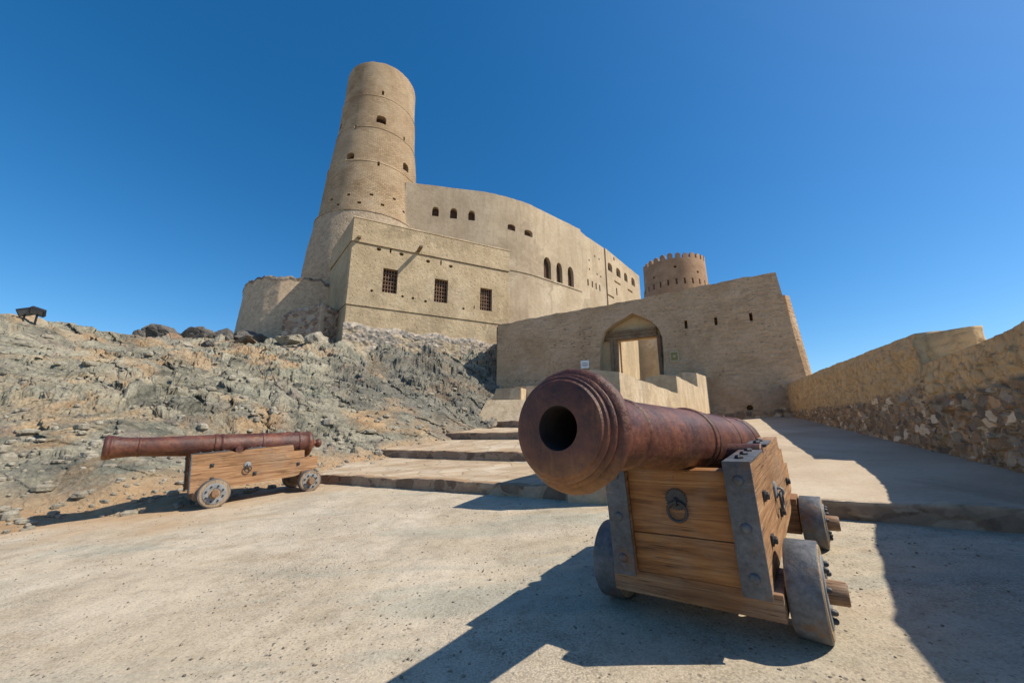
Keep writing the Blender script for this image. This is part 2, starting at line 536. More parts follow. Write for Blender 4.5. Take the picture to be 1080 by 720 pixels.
M = {}
M['ground'] = m_ground()
M['paving'] = m_paving()
M['ramp'] = m_ramp()
M['block'] = m_plaster('block_house_plaster', (.35, .265, .165), (.44, .34, .215), (.50, .395, .26), 0.7, .9, .7, .35, .6)
M['curtain'] = m_plaster('curtain_wall_plaster', (.37, .285, .19), (.455, .36, .25), (.51, .42, .30), 0.33, .6, .45, .55)
M['parapet'] = m_plaster('parapet_plaster', (.40, .30, .19), (.50, .39, .26), (.56, .455, .325), 1.0, .7, .55, .6)
M['bastion'] = m_plaster('bastion_plaster', (.36, .26, .19), (.46, .35, .265), (.52, .42, .33), .45, .5, .35, .4)
M['gate'] = m_mudbrick_gate()
M['niche'] = m_plaster('niche_plaster', (.44, .33, .20), (.53, .405, .255), (.58, .46, .31), .8, .4, .35, .3)
M['tower'] = m_tower()
M['far_tower'] = m_plaster('far_tower_plaster', (.27, .165, .10), (.345, .22, .14), (.40, .27, .18), .5, .6, .5, .3)
M['rock'] = m_rock()
STONES = [(0, (0.098, 0.091, 0.083)), (.16, (0.195, 0.152, 0.112)), (.34, (0.351, 0.213, 0.118)), (.48, (0.156, 0.140, 0.121)), (.6, (0.468, 0.299, 0.168)), (.76, (0.286, 0.244, 0.190)), (.9, (0.572, 0.439, 0.302)), (1, (0.702, 0.561, 0.403))]
M['rampwall'] = m_rubble('ramp_wall_masonry', (.44, .295, .165), (.51, .35, .19), STONES, .3)
M['footing'] = m_rubble('footing_masonry', (.47, .38, .29), (.43, .34, .225), [(0, (.12, .13, .13)), (.4, (.26, .235, .20)), (.7, (.40, .33, .26)), (1, (.52, .46, .38))], .3)
M['pier'] = m_rubble('pier_masonry', (.44, .34, .25), (.44, .34, .24), [(0, (.16, .11, .085)), (.4, (.26, .18, .13)), (.7, (.33, .26, .20)), (1, (.42, .36, .29))], .3)
M['riser'] = m_rubble('riser_stone', (.33, .235, .155), (.3, .2, .12), [(0, (.15, .10, .07)), (.4, (.25, .16, .105)), (.7, (.33, .22, .145)), (1, (.40, .29, .20))], .35)
M['kerb'] = m_rubble('kerb_stone', (.30, .22, .145), (.44, .35, .25), [(0, (.14, .10, .075)), (.4, (.25, .17, .115)), (.7, (.33, .235, .16)), (1, (.42, .32, .23))], .35)
M['pale_boulder'] = m_boulder('pale_boulder', (.23, .205, .155), (.35, .31, .24), (.46, .415, .33))
M['shaded_boulder'] = m_boulder('shaded_boulder', (.06, .058, .055), (.12, .11, .10), (.20, .18, .15))  # shade on the backlit skyline rocks is put into this dark tone
M['brown_boulder'] = m_boulder('brown_boulder', (.14, .09, .06), (.25, .17, .115), (.34, .26, .19))
M['pebble'] = m_boulder('pebble', (.10, .09, .08), (.26, .22, .17), (.42, .36, .29))
M['rust'] = m_rust()
M['bore'] = m_bore()
M['wood'] = m_wood('oiled_oak', (.15, .07, .03), (.34, .18, .085), (.47, .29, .155))
M['wood_front'] = m_wood('transom_oak', (.10, .038, .013), (.27, .115, .038), (.40, .20, .075), 'y')
M['axle_wood'] = m_wood('axle_oak', (.11, .05, .022), (.22, .105, .045), (.31, .17, .08), 'y')
M['wheel_wood'] = m_wood('wheel_wood', (.17, .115, .07), (.30, .215, .135), (.40, .305, .205), 'z')
M['iron'] = m_iron()
M['plate'] = m_flat('bare_grey_iron', (.24, .245, .25), .55, .5, 14, .3, .1)
M['bolt'] = m_flat('dark_iron_bolt', (.05, .05, .053), .5, .4, 30, .4, .3)
M['old_wood'] = m_wood('old_timber', (.11, .07, .04), (.21, .14, .08), (.30, .21, .13), 'x', .85)
M['grille'] = m_flat('window_grille_wood', (.24, .15, .095), .8, .4, 6)
M['dark'] = m_flat('window_unlit_depth', (.06, .034, .025), .9, .3, 4, .05)  # dark panel colour stands in for the unlit depth of the openings
M['shutter'] = m_flat('window_shutter', (.085, .05, .034), .9, .4, 5, .1)
M['white'] = m_flat('white_sign_board', (.72, .72, .70), .5, .1, 6)
M['ink'] = m_flat('sign_ink', (.10, .12, .18), .6, .1, 6)
M['cream'] = m_flat('plaque_frame', (.42, .35, .22), .6, .2, 6)
M['plaque'] = m_flat('plaque_panel', (.24, .19, .06), .5, .3, 20)
M['lamp_black'] = m_flat('lamp_housing', (.022, .022, .024), .5, .3, 10, .4)
M['lamp_glass'] = m_flat('lamp_glass', (.10, .11, .12), .12, .1, 4, .6)


# ------------------------------------------------------------------ object helpers
def link(name, bm, mat, parent=None, smooth=False, offset=True, sharp=None):
    me = bpy.data.meshes.new(name)
    if parent is not None and offset:
        bmesh.ops.translate(bm, vec=-Vector(parent.location), verts=bm.verts)
    bmesh.ops.recalc_face_normals(bm, faces=bm.faces)
    bm.to_mesh(me)
    bm.free()
    return link_mesh(name, me, mat, parent, smooth, sharp)


def link_mesh(name, me, mat, parent=None, smooth=False, sharp=None):
    o = bpy.data.objects.new(name, me)
    C.objects.link(o)
    for mm in (mat if isinstance(mat, (list, tuple)) else [mat]):
        me.materials.append(mm)
    if smooth:
        me.polygons.foreach_set('use_smooth', [True] * len(me.polygons))
        if sharp:
            me.set_sharp_from_angle(angle=R(sharp))
    if parent is not None:
        o.parent = parent
    return o


def tag(o, label=None, cat=None, group=None, kind=None):
    if label:
        o['label'] = label
    if cat:
        o['category'] = cat
    if group:
        o['group'] = group
    if kind:
        o['kind'] = kind
    return o


def thing(name, label, cat, loc, group=None):
    o = bpy.data.objects.new(name, None)
    C.objects.link(o)
    o.location = loc
    o.empty_display_size = 0.3
    return tag(o, label, cat, group)


def add_prism(bm, poly, vec):
    """closed prism: polygon of 3D points swept along vec"""
    vec = Vector(vec)
    a = [bm.verts.new(p) for p in poly]
    b = [bm.verts.new(Vector(p) + vec) for p in poly]
    n = len(poly)
    bm.faces.new(a[::-1])
    bm.faces.new(b)
    for i in range(n):
        j = (i + 1) % n
        bm.faces.new((a[i], a[j], b[j], b[i]))
    return a + b


def add_box(bm, x0, x1, y0, y1, z0, z1, bevel=0.0):
    vs = add_prism(bm, [(x0, y0, z0), (x1, y0, z0), (x1, y1, z0), (x0, y1, z0)], (0, 0, z1 - z0))
    if bevel:
        es = {e for v in vs for e in v.link_edges}
        bmesh.ops.bevel(bm, geom=list(es), offset=bevel, segments=2, affect='EDGES', profile=0.6)
    return vs


def add_lathe(bm, prof, axis='x', n=64, center=(0, 0, 0), close=False):
    """prof = [(along, radius)]"""
    cx = Vector(center)
    rings = []
    for a, r in prof:
        if r < 1e-6:
            p = {'x': Vector((a, 0, 0)), 'y': Vector((0, a, 0)), 'z': Vector((0, 0, a))}[axis]
            rings.append([bm.verts.new(cx + p)])
            continue
        ring = []
        for i in range(n):
            t = 2 * math.pi * i / n
            c, s = r * math.cos(t), r * math.sin(t)
            p = {'x': Vector((a, c, s)), 'y': Vector((s, a, c)), 'z': Vector((c, s, a))}[axis]
            ring.append(bm.verts.new(cx + p))
        rings.append(ring)
    prs = list(zip(rings[:-1], rings[1:]))
    if close:
        prs.append((rings[-1], rings[0]))
    for p, q in prs:
        for i in range(n):
            j = (i + 1) % n
            if len(p) == 1 and len(q) == 1:
                continue
            if len(p) == 1:
                bm.faces.new((p[0], q[i], q[j]))
            elif len(q) == 1:
                bm.faces.new((p[i], q[0], p[j]))
            else:
                bm.faces.new((p[i], q[i], q[j], p[j]))


def add_torus(bm, center, major, minor, axis='x', n=28, m=10, arc=(0, 2 * math.pi)):
    cx = Vector(center)
    full = abs(arc[1] - arc[0] - 2 * math.pi) < 1e-6
    k = n if full else n + 1
    rings = []
    for i in range(k):
        t = arc[0] + (arc[1] - arc[0]) * i / n
        ring = []
        for j in range(m):
            s = 2 * math.pi * j / m
            rr = major + minor * math.cos(s)
            a, b, c = rr * math.cos(t), rr * math.sin(t), minor * math.sin(s)
            p = {'x': Vector((c, a, b)), 'y': Vector((a, c, b)), 'z': Vector((a, b, c))}[axis]
            ring.append(bm.verts.new(cx + p))
        rings.append(ring)
    for i in range(n):
        p, q = rings[i], rings[(i + 1) % k]
        for j in range(m):
            jj = (j + 1) % m
            bm.faces.new((p[j], q[j], q[jj], p[jj]))
    if not full:
        bm.faces.new(rings[0][::-1])
        bm.faces.new(rings[-1])


def boolean_cut(o, cutter_bm):
    """carve the openings into the wall's own mesh"""
    bmesh.ops.recalc_face_normals(cutter_bm, faces=cutter_bm.faces)
    me = bpy.data.meshes.new('cut')
    cutter_bm.to_mesh(me)
    cutter_bm.free()
    co = bpy.data.objects.new('cut', me)
    C.objects.link(co)
    md = o.modifiers.new('cut', 'BOOLEAN')
    md.operation = 'DIFFERENCE'
    md.solver = 'EXACT'
    md.use_self = True
    md.object = co
    bpy.context.view_layer.update()
    dg = bpy.context.evaluated_depsgraph_get()
    new = bpy.data.meshes.new_from_object(o.evaluated_get(dg))
    old = o.data
    o.modifiers.remove(md)
    o.data = new
    bpy.data.meshes.remove(old)
    bpy.data.objects.remove(co)
    bpy.data.meshes.remove(me)


def grid_mesh(P, attrs=None, wrap=False):
    """P: (n, m, 3) array -> mesh with quads"""
    n, m = P.shape[:2]
    idx = np.arange(n * m).reshape(n, m)
    q = np.stack([idx[:-1, :-1], idx[1:, :-1], idx[1:, 1:], idx[:-1, 1:]], -1).reshape(-1, 4)
    return arrays_mesh(P.reshape(-1, 3), q, attrs)


def arrays_mesh(V, Q, attrs=None):
    me = bpy.data.meshes.new('surface')
    me.vertices.add(len(V))
    me.vertices.foreach_set('co', np.asarray(V, dtype=np.float32).ravel())
    nq = len(Q)
    me.loops.add(nq * 4)
    me.polygons.add(nq)
    me.loops.foreach_set('vertex_index', np.asarray(Q, dtype=np.int32).ravel())
    me.polygons.foreach_set('loop_start', np.arange(0, nq * 4, 4, dtype=np.int32))
    me.polygons.foreach_set('loop_total', np.full(nq, 4, dtype=np.int32))
    me.update(calc_edges=True)
    me.validate()
    for k, v in (attrs or {}).items():
        a = me.attributes.new(k, 'FLOAT', 'POINT')
        a.data.foreach_set('value', np.asarray(v, dtype=np.float32).ravel())
    return me


def strip_wall(path, zb, zt, thick, ds, dz, stone, rel, mask_fn, lump=0.02, seed=3, side=1.0, back=True, top_rough=0.015, damp=.5):
    """a wall built along a path with a displaced front face of laid stones under plaster.
    path: list of (x, y); zb, zt: functions of arc length; side: which side of the path is the front"""
    pts = np.array(path, float)
    seg = np.hypot(*np.diff(pts, axis=0).T)
    cum = np.concatenate([[0], np.cumsum(seg)])
    L = cum[-1]
    n = max(2, int(L / ds) + 1)
    s = np.linspace(0, L, n)
    px = np.interp(s, cum, pts[:, 0])
    py = np.interp(s, cum, pts[:, 1])
    tx, ty = np.gradient(px), np.gradient(py)
    ll = np.hypot(tx, ty)
    nx, ny = side * ty / ll, -side * tx / ll
    B = np.array([zb(v) for v in s])
    T = np.array([zt(v) for v in s])
    m = max(3, int((T - B).max() / dz) + 1)
    f = np.linspace(0, 1, m)
    S = np.repeat(s[:, None], m, 1)
    Z = B[:, None] + (T - B)[:, None] * f[None]
    Hh = Z - B[:, None]
    wx = S / stone[0] + 0.25 * vnoise(S * 2, Z * 2, seed + 5)
    wz = Hh / stone[1] + 0.25 * vnoise(S * 2 + 9, Z * 2, seed + 6)
    f1, f2, rid, ox, oz = cells(wx, wz, seed)
    e = np.clip(f2 - f1, 0, 1)
    # small packing stones wedged between the big ones
    g1, g2, rid2, _, _ = cells(wx * 2.3 + 5, wz * 2.3, seed + 40)
    small = (e < .22) & (rid2 > .45)
    e2 = np.clip(g2 - g1, 0, 1) * .8
    e = np.where(small, e2, e)
    rid = np.where(small, (rid2 * 7.7) % 1.0, rid)
    tilt = ox * ((rid * 5.3) % 1.0 - .5) * 1.6 + oz * ((rid * 9.1) % 1.0 - .5) * 1.6
    mask = np.clip(mask_fn(S, Hh, (T - B)[:, None] + 0 * S), 0, 1)
    bulge = np.clip(e / .12, 0, 1) ** .5 * (0.45 + 0.6 * ((rid * 3.7) % 1.0) + tilt) + .25 * fbm(S * 14, Z * 14, seed + 19, 3)
    d = rel * bulge * (1 - damp * mask) + lump * 2 * fbm(S * 1.1, Z * 1.1, seed + 8, 5) + .3 * lump * fbm(S * 9, Z * 9, seed + 9, 3)
    d = d + rel * .25 * mask + (1 - damp) * 2 * mask * rel * 1.1 * fbm(S * 4.2, Z * 4.2, seed + 29, 4)
    T2 = top_rough * 2 * fbm(s * 1.7, s * 0, seed + 12, 4)
    Z = Z + T2[:, None] * f[None]
    d = d * np.clip(((T - B)[:, None] - Hh) / .22, .25, 1)
    front = np.stack([px[:, None] + nx[:, None] * d, py[:, None] + ny[:, None] * d, Z], -1)
    rows = [front]
    A = {'rnd': [rid], 'edge': [e], 'mask': [mask]}
    k = 5
    g = np.linspace(0, 1, k + 1)[1:]
    topd = d[:, -1][:, None] * (1 - g[None]) - thick * g[None]
    tz = (T + T2)[:, None] + 0.012 * np.sin(np.pi * g[None]) + .02 * fbm(s[:, None] * 3 + 0 * g[None], g[None] * 2 + 0 * s[:, None], seed + 3, 3)
    rows.append(np.stack([px[:, None] + nx[:, None] * topd, py[:, None] + ny[:, None] * topd, tz], -1))
    bk = np.stack([px - nx * thick, py - ny * thick, B - .3], -1)[:, None, :]
    rows.append(bk)
    P = np.concatenate(rows, 1)
    ex = P.shape[1] - m
    for kk, v in (('rnd', .5), ('edge', 1.0), ('mask', 1.0)):
        A[kk] = np.concatenate([A[kk][0], np.full((n, ex), v)], 1)
    me = grid_mesh(P, A)
    bm = bmesh.new()
    bm.from_mesh(me)
    bm.verts.ensure_lookup_table()
    mm = P.shape[1]
    for i in (0, n - 1):
        try:
            bm.faces.new([bm.verts[i * mm + j] for j in range(mm)])
        except ValueError:
            pass
    bmesh.ops.recalc_face_normals(bm, faces=bm.faces)
    bm.to_mesh(me)
    bm.free()
    return me


# ------------------------------------------------------------------ courtyard ground
def axis_points(lo, f0, f1, hi, fine, n_out):
    a = lo + (f0 - lo) * (1 - (1 - np.linspace(0, 1, n_out)[:-1]) ** 3)
    b = np.arange(f0, f1, fine)
    c = f1 + (hi - f1) * np.linspace(0, 1, n_out) ** 3
    return np.concatenate([a, b, c])


def ground_height(X, Y):
    base = GA * X + GB * Y
    lift = 6 * np.tanh(base / 6)
    return lift


gx = axis_points(-900, -10, 5.5, 900, 0.055, 40)
gy = axis_points(-900, 0.6, 12, 1500, 0.055, 40)
X, Y = np.meshgrid(gx, gy, indexing='ij')
near = np.exp(-np.clip(np.hypot(X, Y - 4) - 8, 0, 99) / 4)
Z = ground_height(X, Y) + near * (0.014 * fbm(X * .7, Y * .7, 5, 3) + .010 * fbm(X * 4, Y * 4, 9, 4))
# wheel-worn strip beside the hill, slightly dished
GX, GY = X.copy(), Y.copy()
me = grid_mesh(np.stack([X, Y, Z], -1))
ground_mesh = me
tag(link_mesh('ground', me, M['ground'], smooth=True), kind='structure')

# ------------------------------------------------------------------ frames of reference on the site
RW = on_ground(955, 468, .16)                     # a point at the foot of the ramp wall
AZ_R = 28.0
GP = on_ground(800, 441, .16)                     # a point at the foot of the gate wall
AZ_G = 116.0
gd, gn = hdir(AZ_G), Vector((-math.cos(R(AZ_G)) * -1, 0, 0))
gn = Vector((gd.y, -gd.x, 0))                     # outward, towards the camera
if gn.dot(Vector((0, -1, 0))) < 0:
    gn = -gn


def gate_pt(x, y):
    return on_wall(x, y, GP, AZ_G)


def gate_tz(x, y):
    p = gate_pt(x, y)
    return (p - GP).dot(gd), p.z


def gate_at(t, z, out=0.0):
    return Vector((GP.x, GP.y, 0)) + gd * t + gn * out + Vector((0, 0, z))


KL = on_ground(338, 509)
KR = on_ground(1080, 562)
kd = (KR - KL)
kd.z = 0
kd.normalize()
KERB_H = 0.175


def kerb_y(x):
    return KL.y + (x - KL.x) * (KR.y - KL.y) / (KR.x - KL.x)


# stair parapet lines
PA = on_ground(662, 533)
PB = on_ground(583, 527)
AZ_P = 29.5
pdv = hdir(AZ_P)
pn = Vector((pdv.y, -pdv.x, 0))                    # to the right
if pn.x < 0:
    pn = -pn

# ------------------------------------------------------------------ ramp
def ramp_z(x, y):
    return gz(x, y, KERB_H)


rd = hdir(AZ_R)
ns, nw = 160, 60
sv_ = np.linspace(0, 1, ns)
wv_ = np.linspace(0, 1, nw)
Lx = np.array([PA.x - pn.x * .4, PA.y - pn.y * .4])
left0 = np.array([PA.x - .35, kerb_y(PA.x - .35)])
left1 = np.array([GP.x, GP.y]) + np.array([gd.x, gd.y]) * -3.2 + np.array([gn.x, gn.y]) * -.3
rx0 = 5.6
right0 = np.array([rx0, kerb_y(rx0)])
right1 = np.array([RW.x, RW.y]) + np.array([rd.x, rd.y]) * 14.6 + np.array([.3, 0])
u = sv_ ** 1.6
Lp = left0[None] + (left1 - left0)[None] * u[:, None]
Rp = right0[None] + (right1 - right0)[None] * u[:, None]
PX = Lp[:, None, 0] + (Rp - Lp)[:, None, 0] * wv_[None]
PY = Lp[:, None, 1] + (Rp - Lp)[:, None, 1] * wv_[None]
PZ = ramp_z(PX, PY) + .012 * fbm(PX * .8, PY * .8, 3, 4)
edge_drop = np.zeros_like(PZ)
top = np.stack([PX, PY, PZ], -1)
tag(link_mesh('ramp', grid_mesh(top), M['ramp'], smooth=True), kind='structure')

# kerb along the front of the ramp
kpts = [(PA.x - .3, kerb_y(PA.x - .3)), (5.7, kerb_y(5.7))]
me = strip_wall(kpts, lambda s: gz(kpts[0][0] + kd.x * s, kpts[0][1] + kd.y * s) - .05,
                lambda s: gz(kpts[0][0] + kd.x * s, kpts[0][1] + kd.y * s) + KERB_H + .006, .22, .02, .012, (.34, .16), .028,
                lambda S, H, T: np.clip((H - .19) / .03, 0, 1) + .35 * (fbm(S * 2, H * 3, 41, 3) > .15), .012, seed=21)
tag(link_mesh('kerb', me, M['kerb'], smooth=True), kind='structure')

# ------------------------------------------------------------------ stairway
stair = thing('stairway', 'broad stone stairway of low deep steps with brown risers beside the rock', 'stairway', (-2, 10, .5))


def quad_slab(name, fl, fr, br, bl, depth=.5, n=(70, 40), seed=0, mat='paving'):
    """one tread: corner points of its top; a small solid with an uneven top and a masonry front edge"""
    a = np.linspace(0, 1, n[0])[:, None, None]
    b = np.linspace(0, 1, n[1])[None, :, None]
    fl, fr, br, bl = (np.array(v, float) for v in (fl, fr, br, bl))
    P = (fl * (1 - a) + fr * a) * (1 - b) + (bl * (1 - a) + br * a) * b
    P[..., 2] += .012 * fbm(P[..., 0] * 1.3, P[..., 1] * 1.3, seed, 4)
    front = P[:, :1].copy()
    front[..., 2] -= depth
    front[..., 1] += .02
    P = np.concatenate([front, P], 1)
    return link_mesh(name, _rel(grid_mesh(P), stair), M[mat], stair, smooth=True, sharp=40)


def _rel(me, parent):
    me.transform(Matrix.Translation(-Vector(parent.location)))
    return me


# front edges of the steps: left point, right point (top edge), each with the foot of the next riser
def dn(p, z):
    return Vector((p.x, p.y, z))


kt = lambda x: Vector((x, kerb_y(x), gz(x, kerb_y(x), KERB_H)))
s1l, s1r = kt(-5.6), kt(.95)
s2l = at(402, 474.2, 14.4)
s2b = at(402, 482.5, 14.4)
s2r_ = at(547, 477.5, 11.4)
s2rb = at(547, 486.5, 11.4)


def ext(a, b, k):
    return a + (b - a) * k


s2r = ext(s2l, s2r_, 1.5)
s2rb = ext(s2b, s2rb, 1.5)
s3l, s3b = at(470.5, 456.6, 18.2), at(470.5, 463.8, 18.2)
s3r, s3rb = ext(s3l, at(543, 456.2, 15.6), 2.2), ext(s3b, at(543, 463.4, 15.6), 2.2)
s4l, s4b = at(523, 444.2, 21.3), at(523, 450.2, 21.3)
s4r, s4rb = ext(s4l, at(543, 443.9, 20.3), 4.5), ext(s4b, at(543, 450.4, 20.3), 4.5)
lw = Vector((-2.2, .8, 0))


def riser(l, r, lb, rb, seed):
    """dark stone facing of one step"""
    d = (r - l)
    Lh = math.hypot(d.x, d.y)
    pts = [(l.x, l.y), (r.x, r.y)]
    me = strip_wall(pts, lambda s: lb.z + (rb.z - lb.z) * s / Lh - .06, lambda s: l.z + (r.z - l.z) * s / Lh + .006, .3,
                    .02, .016, (.42, .30), .035, lambda S, H, T: .0 * S, .014, seed=seed, top_rough=.022)
    return link_mesh('riser', _rel(me, stair), M['riser'], stair, smooth=True)


off = Vector((.06, .22, .0))
quad_slab('tread', s1l + Vector((0, .1, 0)), s1r + Vector((0.05, .1, 0)), s2rb + off, s2b + lw * .7 + off, seed=51)
riser(s1l, s1r, s1l - Vector((0, 0, KERB_H)), s1r - Vector((0, 0, KERB_H)), 61)
quad_slab('tread', s2l + Vector((0, .1, 0)), s2r + Vector((0, .1, 0)), s3rb + off, s3b + lw * .6 + off, seed=52)
riser(s2l, s2r, s2b, s2rb, 62)
quad_slab('tread', s3l + Vector((0, .1, 0)), s3r + Vector((0, .1, 0)), s4rb + off, s4b + lw * .5 + off, seed=53)
riser(s3l, s3r, s3b, s3rb, 63)
riser(s4l, s4r, s4b, s4rb, 64)
# upper flight up to the gate (mostly behind the gun)
zt_, pl_, pr_ = s4l.z, s4l, s4r
quad_slab('tread', s4l + Vector((0, .1, 0)), s4r + Vector((0, .1, 0)), s4r + Vector((.9, 1.4, .05)), s4l + Vector((.5, 1.4, .05)), seed=54)
GATE_Z = 4.35
for k in range(8):
    z = s4l.z + (GATE_Z - s4l.z) * (k + 1) / 8
    o_ = Vector((.45 * k, .36 * k, 0))
    a = Vector((s4l.x + .9, s4l.y + 1.3, z)) + o_
    b = Vector((s4r.x + 1.2, s4r.y + 1.3, z)) + o_
    bm = bmesh.new()
    add_prism(bm, [a, b, b + Vector((.6, 2.2, 0)), a + Vector((.4, 2.2, 0))], (0, 0, -1.2))
    link('step', bm, M['paving'], stair)
lt0, lt1 = gate_tz(560, 380)[0], gate_tz(735, 380)[0]
bm = bmesh.new()
a, b = gate_at(lt0, GATE_Z, 2.6), gate_at(lt1, GATE_Z, 2.6)
c_, d_ = gate_at(lt1, GATE_Z, -.2), gate_at(lt0, GATE_Z, -.2)
add_prism(bm, [a, b, c_, d_], (0, 0, -3.5))
link('landing', bm, M['paving'], stair)

# left cheek of the stairs: a sloping block with a capped upright behind it
ck = thing('stair_cheek', 'tan plastered sloping cheek block at the left foot of the upper stairs', 'stair cheek', at(520, 450, 22.4))
bm = bmesh.new()
f0, f1 = at(498, 450.5, 22.0), at(560, 450, 20.8)
t0, t1 = at(513, 421.5, 23.6), at(575, 421, 22.4)
dwn = Vector((0, 0, -2.2))
b0, b1 = t0 + Vector((.5, 1.2, 0)), t1 + Vector((.5, 1.2, 0))
v = [bm.verts.new(p) for p in (f0, f1, t1, t0, b1, b0, f0 + dwn, f1 + dwn, b1 + dwn * 2, b0 + dwn * 2)]
for idx in ((0, 1, 2, 3), (3, 2, 4, 5), (0, 6, 7, 1), (1, 7, 8, 4, 2), (5, 4, 8, 9), (0, 3, 5, 9, 6), (6, 9, 8, 7)):
    bm.faces.new([v[i] for i in idx])
bmesh.ops.bevel(bm, geom=list(bm.edges), offset=.03, segments=2, affect='EDGES')
link('slope', bm, M['parapet'], ck, smooth=True, sharp=40)
bm = bmesh.new()
q = [at(519, 421, 24.0), at(549.5, 421.5, 23.4), at(549.5, 408.8, 23.4), at(523, 409.5, 24.0)]
add_prism(bm, q, Vector((.5, 1.3, .06)))
bmesh.ops.bevel(bm, geom=list(bm.edges), offset=.03, segments=2, affect='EDGES')
link('cap_block', bm, M['parapet'], ck, smooth=True, sharp=40)

# right hand parapet of the stairs, stepping up in sections
pp = thing('stair_parapet', 'tan plastered parapet stepping up in blocks between stairs and ramp', 'parapet', (PA.x, PA.y, gz(PA.x, PA.y)))
PW = .82


def p_at(s, z, side=0.0):
    return Vector((PA.x, PA.y, 0)) + pdv * s - pn * side + Vector((0, 0, z))


def p_s(x, y):
    p = on_wall(x, y, PA, AZ_P)
    return (p - Vector((PA.x, PA.y, 0))).dot(pdv), p.z


secs = []
a0, z0 = 0.0, p_s(662, 397)[1]
a1, z1 = p_s(715, 415)
a1b, z1b = p_s(715, 398)
a2, z2 = p_s(736, 408)
a2b, z2b = p_s(736, 395.5)
a3, z3 = p_s(748, 403.5)
a3 = min(a3, 19.4)
for (sa, za, sb, zb_, fr) in ((-.0, z0, a1, z1, (583, 625)), (a1, z1b, a2, z2, None), (a2, z2b, a3, z2b + .75, None)):
    bm = bmesh.new()
    p0, p1 = p_at(sa, 0), p_at(sb, 0)
    g0, g1 = gz(p0.x, p0.y, -.2), gz(p1.x, p1.y, -.2)
    n_ = 10
    prof_t = [p_at(sa + (sb - sa) * i / n_, za + (zb_ - za) * i / n_ + .012 * math.sin(i * 2.1)) for i in range(n_ + 1)]
    right = [p_at(sa, g0)] + prof_t + [p_at(sb, g1)]
    # ridge-topped: the middle of the top stands a little higher than its edges
    nr = len(right)
    R_ = [bm.verts.new(p) for p in right]
    L_ = [bm.verts.new(p - pn * PW) for p in right]
    Mid = [bm.verts.new(p - pn * PW * .5 + Vector((0, 0, .07))) for p in prof_t]
    bm.faces.new(R_)
    bm.faces.new(L_[::-1])
    for i in range(n_):
        bm.faces.new((R_[1 + i], R_[2 + i], Mid[i + 1], Mid[i]))
        bm.faces.new((Mid[i], Mid[i + 1], L_[2 + i], L_[1 + i]))
    bm.faces.new((R_[0], R_[1], Mid[0], L_[1], L_[0]))
    bm.faces.new((R_[-1], L_[-1], L_[-2], Mid[-1], R_[-2]))
    bm.faces.new((R_[0], L_[0], L_[-1], R_[-1]))
    bmesh.ops.bevel(bm, geom=[e for e in bm.edges if e.calc_face_angle(0) > .5], offset=.025, segments=2, affect='EDGES')
    link('parapet_section', bm, M['parapet'], pp, smooth=True, sharp=40)

# ------------------------------------------------------------------ boundary wall along the ramp
def rw(x, y):
    return on_wall(x, y, RW, AZ_R)


w_far = Vector((RW.x, RW.y, 0)) + rd * 14.9
w_notch = rw(983, 420)
w_near = rw(1080, 480)
path = [(w_far.x, w_far.y), (w_notch.x, w_notch.y), (w_near.x, w_near.y), (4.75, 3.1), (4.2, 2.1), (3.75, .9), (3.3, -.6)]
pa = np.array(path)
cum = np.concatenate([[0], np.cumsum(np.hypot(*np.diff(pa, axis=0).T))])
s_notch = cum[1]
WZ_TALL = [(0, rw(834, 403).z + .12), (s_notch * .55, rw(880, 385.5).z if False else 0), (s_notch, 0)]


def xy_s(s):
    return np.interp(s, cum, pa[:, 0]), np.interp(s, cum, pa[:, 1])


tall_pts = [(-1, rw(834, 403.5).z + .2)] + [((Vector((q.x, q.y, 0)) - Vector((w_far.x, w_far.y, 0))).length, q.z) for q in
                                             (rw(834, 403.5), rw(880, 384.5), rw(920, 369), (rw(950, 357.5)), rw(966, 351.5), rw(978, 347.5), rw(983, 346.3))] + [(s_notch + .01, rw(983, 346.3).z)]
tall_s, tall_z = zip(*tall_pts)
low_pts = [(s_notch, rw(980, 382).z)] + [((Vector((q.x, q.y, 0)) - Vector((w_far.x, w_far.y, 0))).length, q.z) for q in (rw(1030, 362.5), rw(1080, 345))]
low_pts += [(cum[3], 2.50), (cum[4], 2.65), (cum[5], 2.75), (cum[6], 2.75)]
low_s, low_z = zip(*low_pts)


def rb(s):
    x, y = xy_s(s)
    return gz(x, y, .10)


def rub_mask(S, H, T):
    frac = np.interp(S, [0, s_notch * .35, s_notch * .75, s_notch, s_notch + 2, s_notch + 9], [.22, .30, .40, .58, .66, .66])
    edge = frac * T + .16 * fbm(S * 1.2, H * 1.6, 91, 4)
    return np.clip((H - edge) / .07 + .5, 0, 1)


bw = thing('boundary_wall', 'long ochre boundary wall with rubble stone foot along the ramp', 'wall', (RW.x, RW.y, RW.z))
tall = [p for p in path[:2]]
me = strip_wall([path[0], path[1]], lambda s: rb(s), lambda s: float(np.interp(s, tall_s, tall_z)), .5, .022, .02, (.19, .16), .075,
                lambda S, H, T: rub_mask(S, H, T), .020, seed=71, side=-1 if False else 1.0)
link_mesh('tall_section', _rel(me, bw), M['rampwall'], bw, smooth=True)
low_path = path[1:]
me = strip_wall(low_path, lambda s: rb(s + s_notch), lambda s: float(np.interp(s + s_notch, low_s, low_z)), .5, .013, .013, (.19, .165), .085,
                lambda S, H, T: rub_mask(S + s_notch, H, T), .020, seed=73, top_rough=.006)
link_mesh('low_section', _rel(me, bw), M['rampwall'], bw, smooth=True)
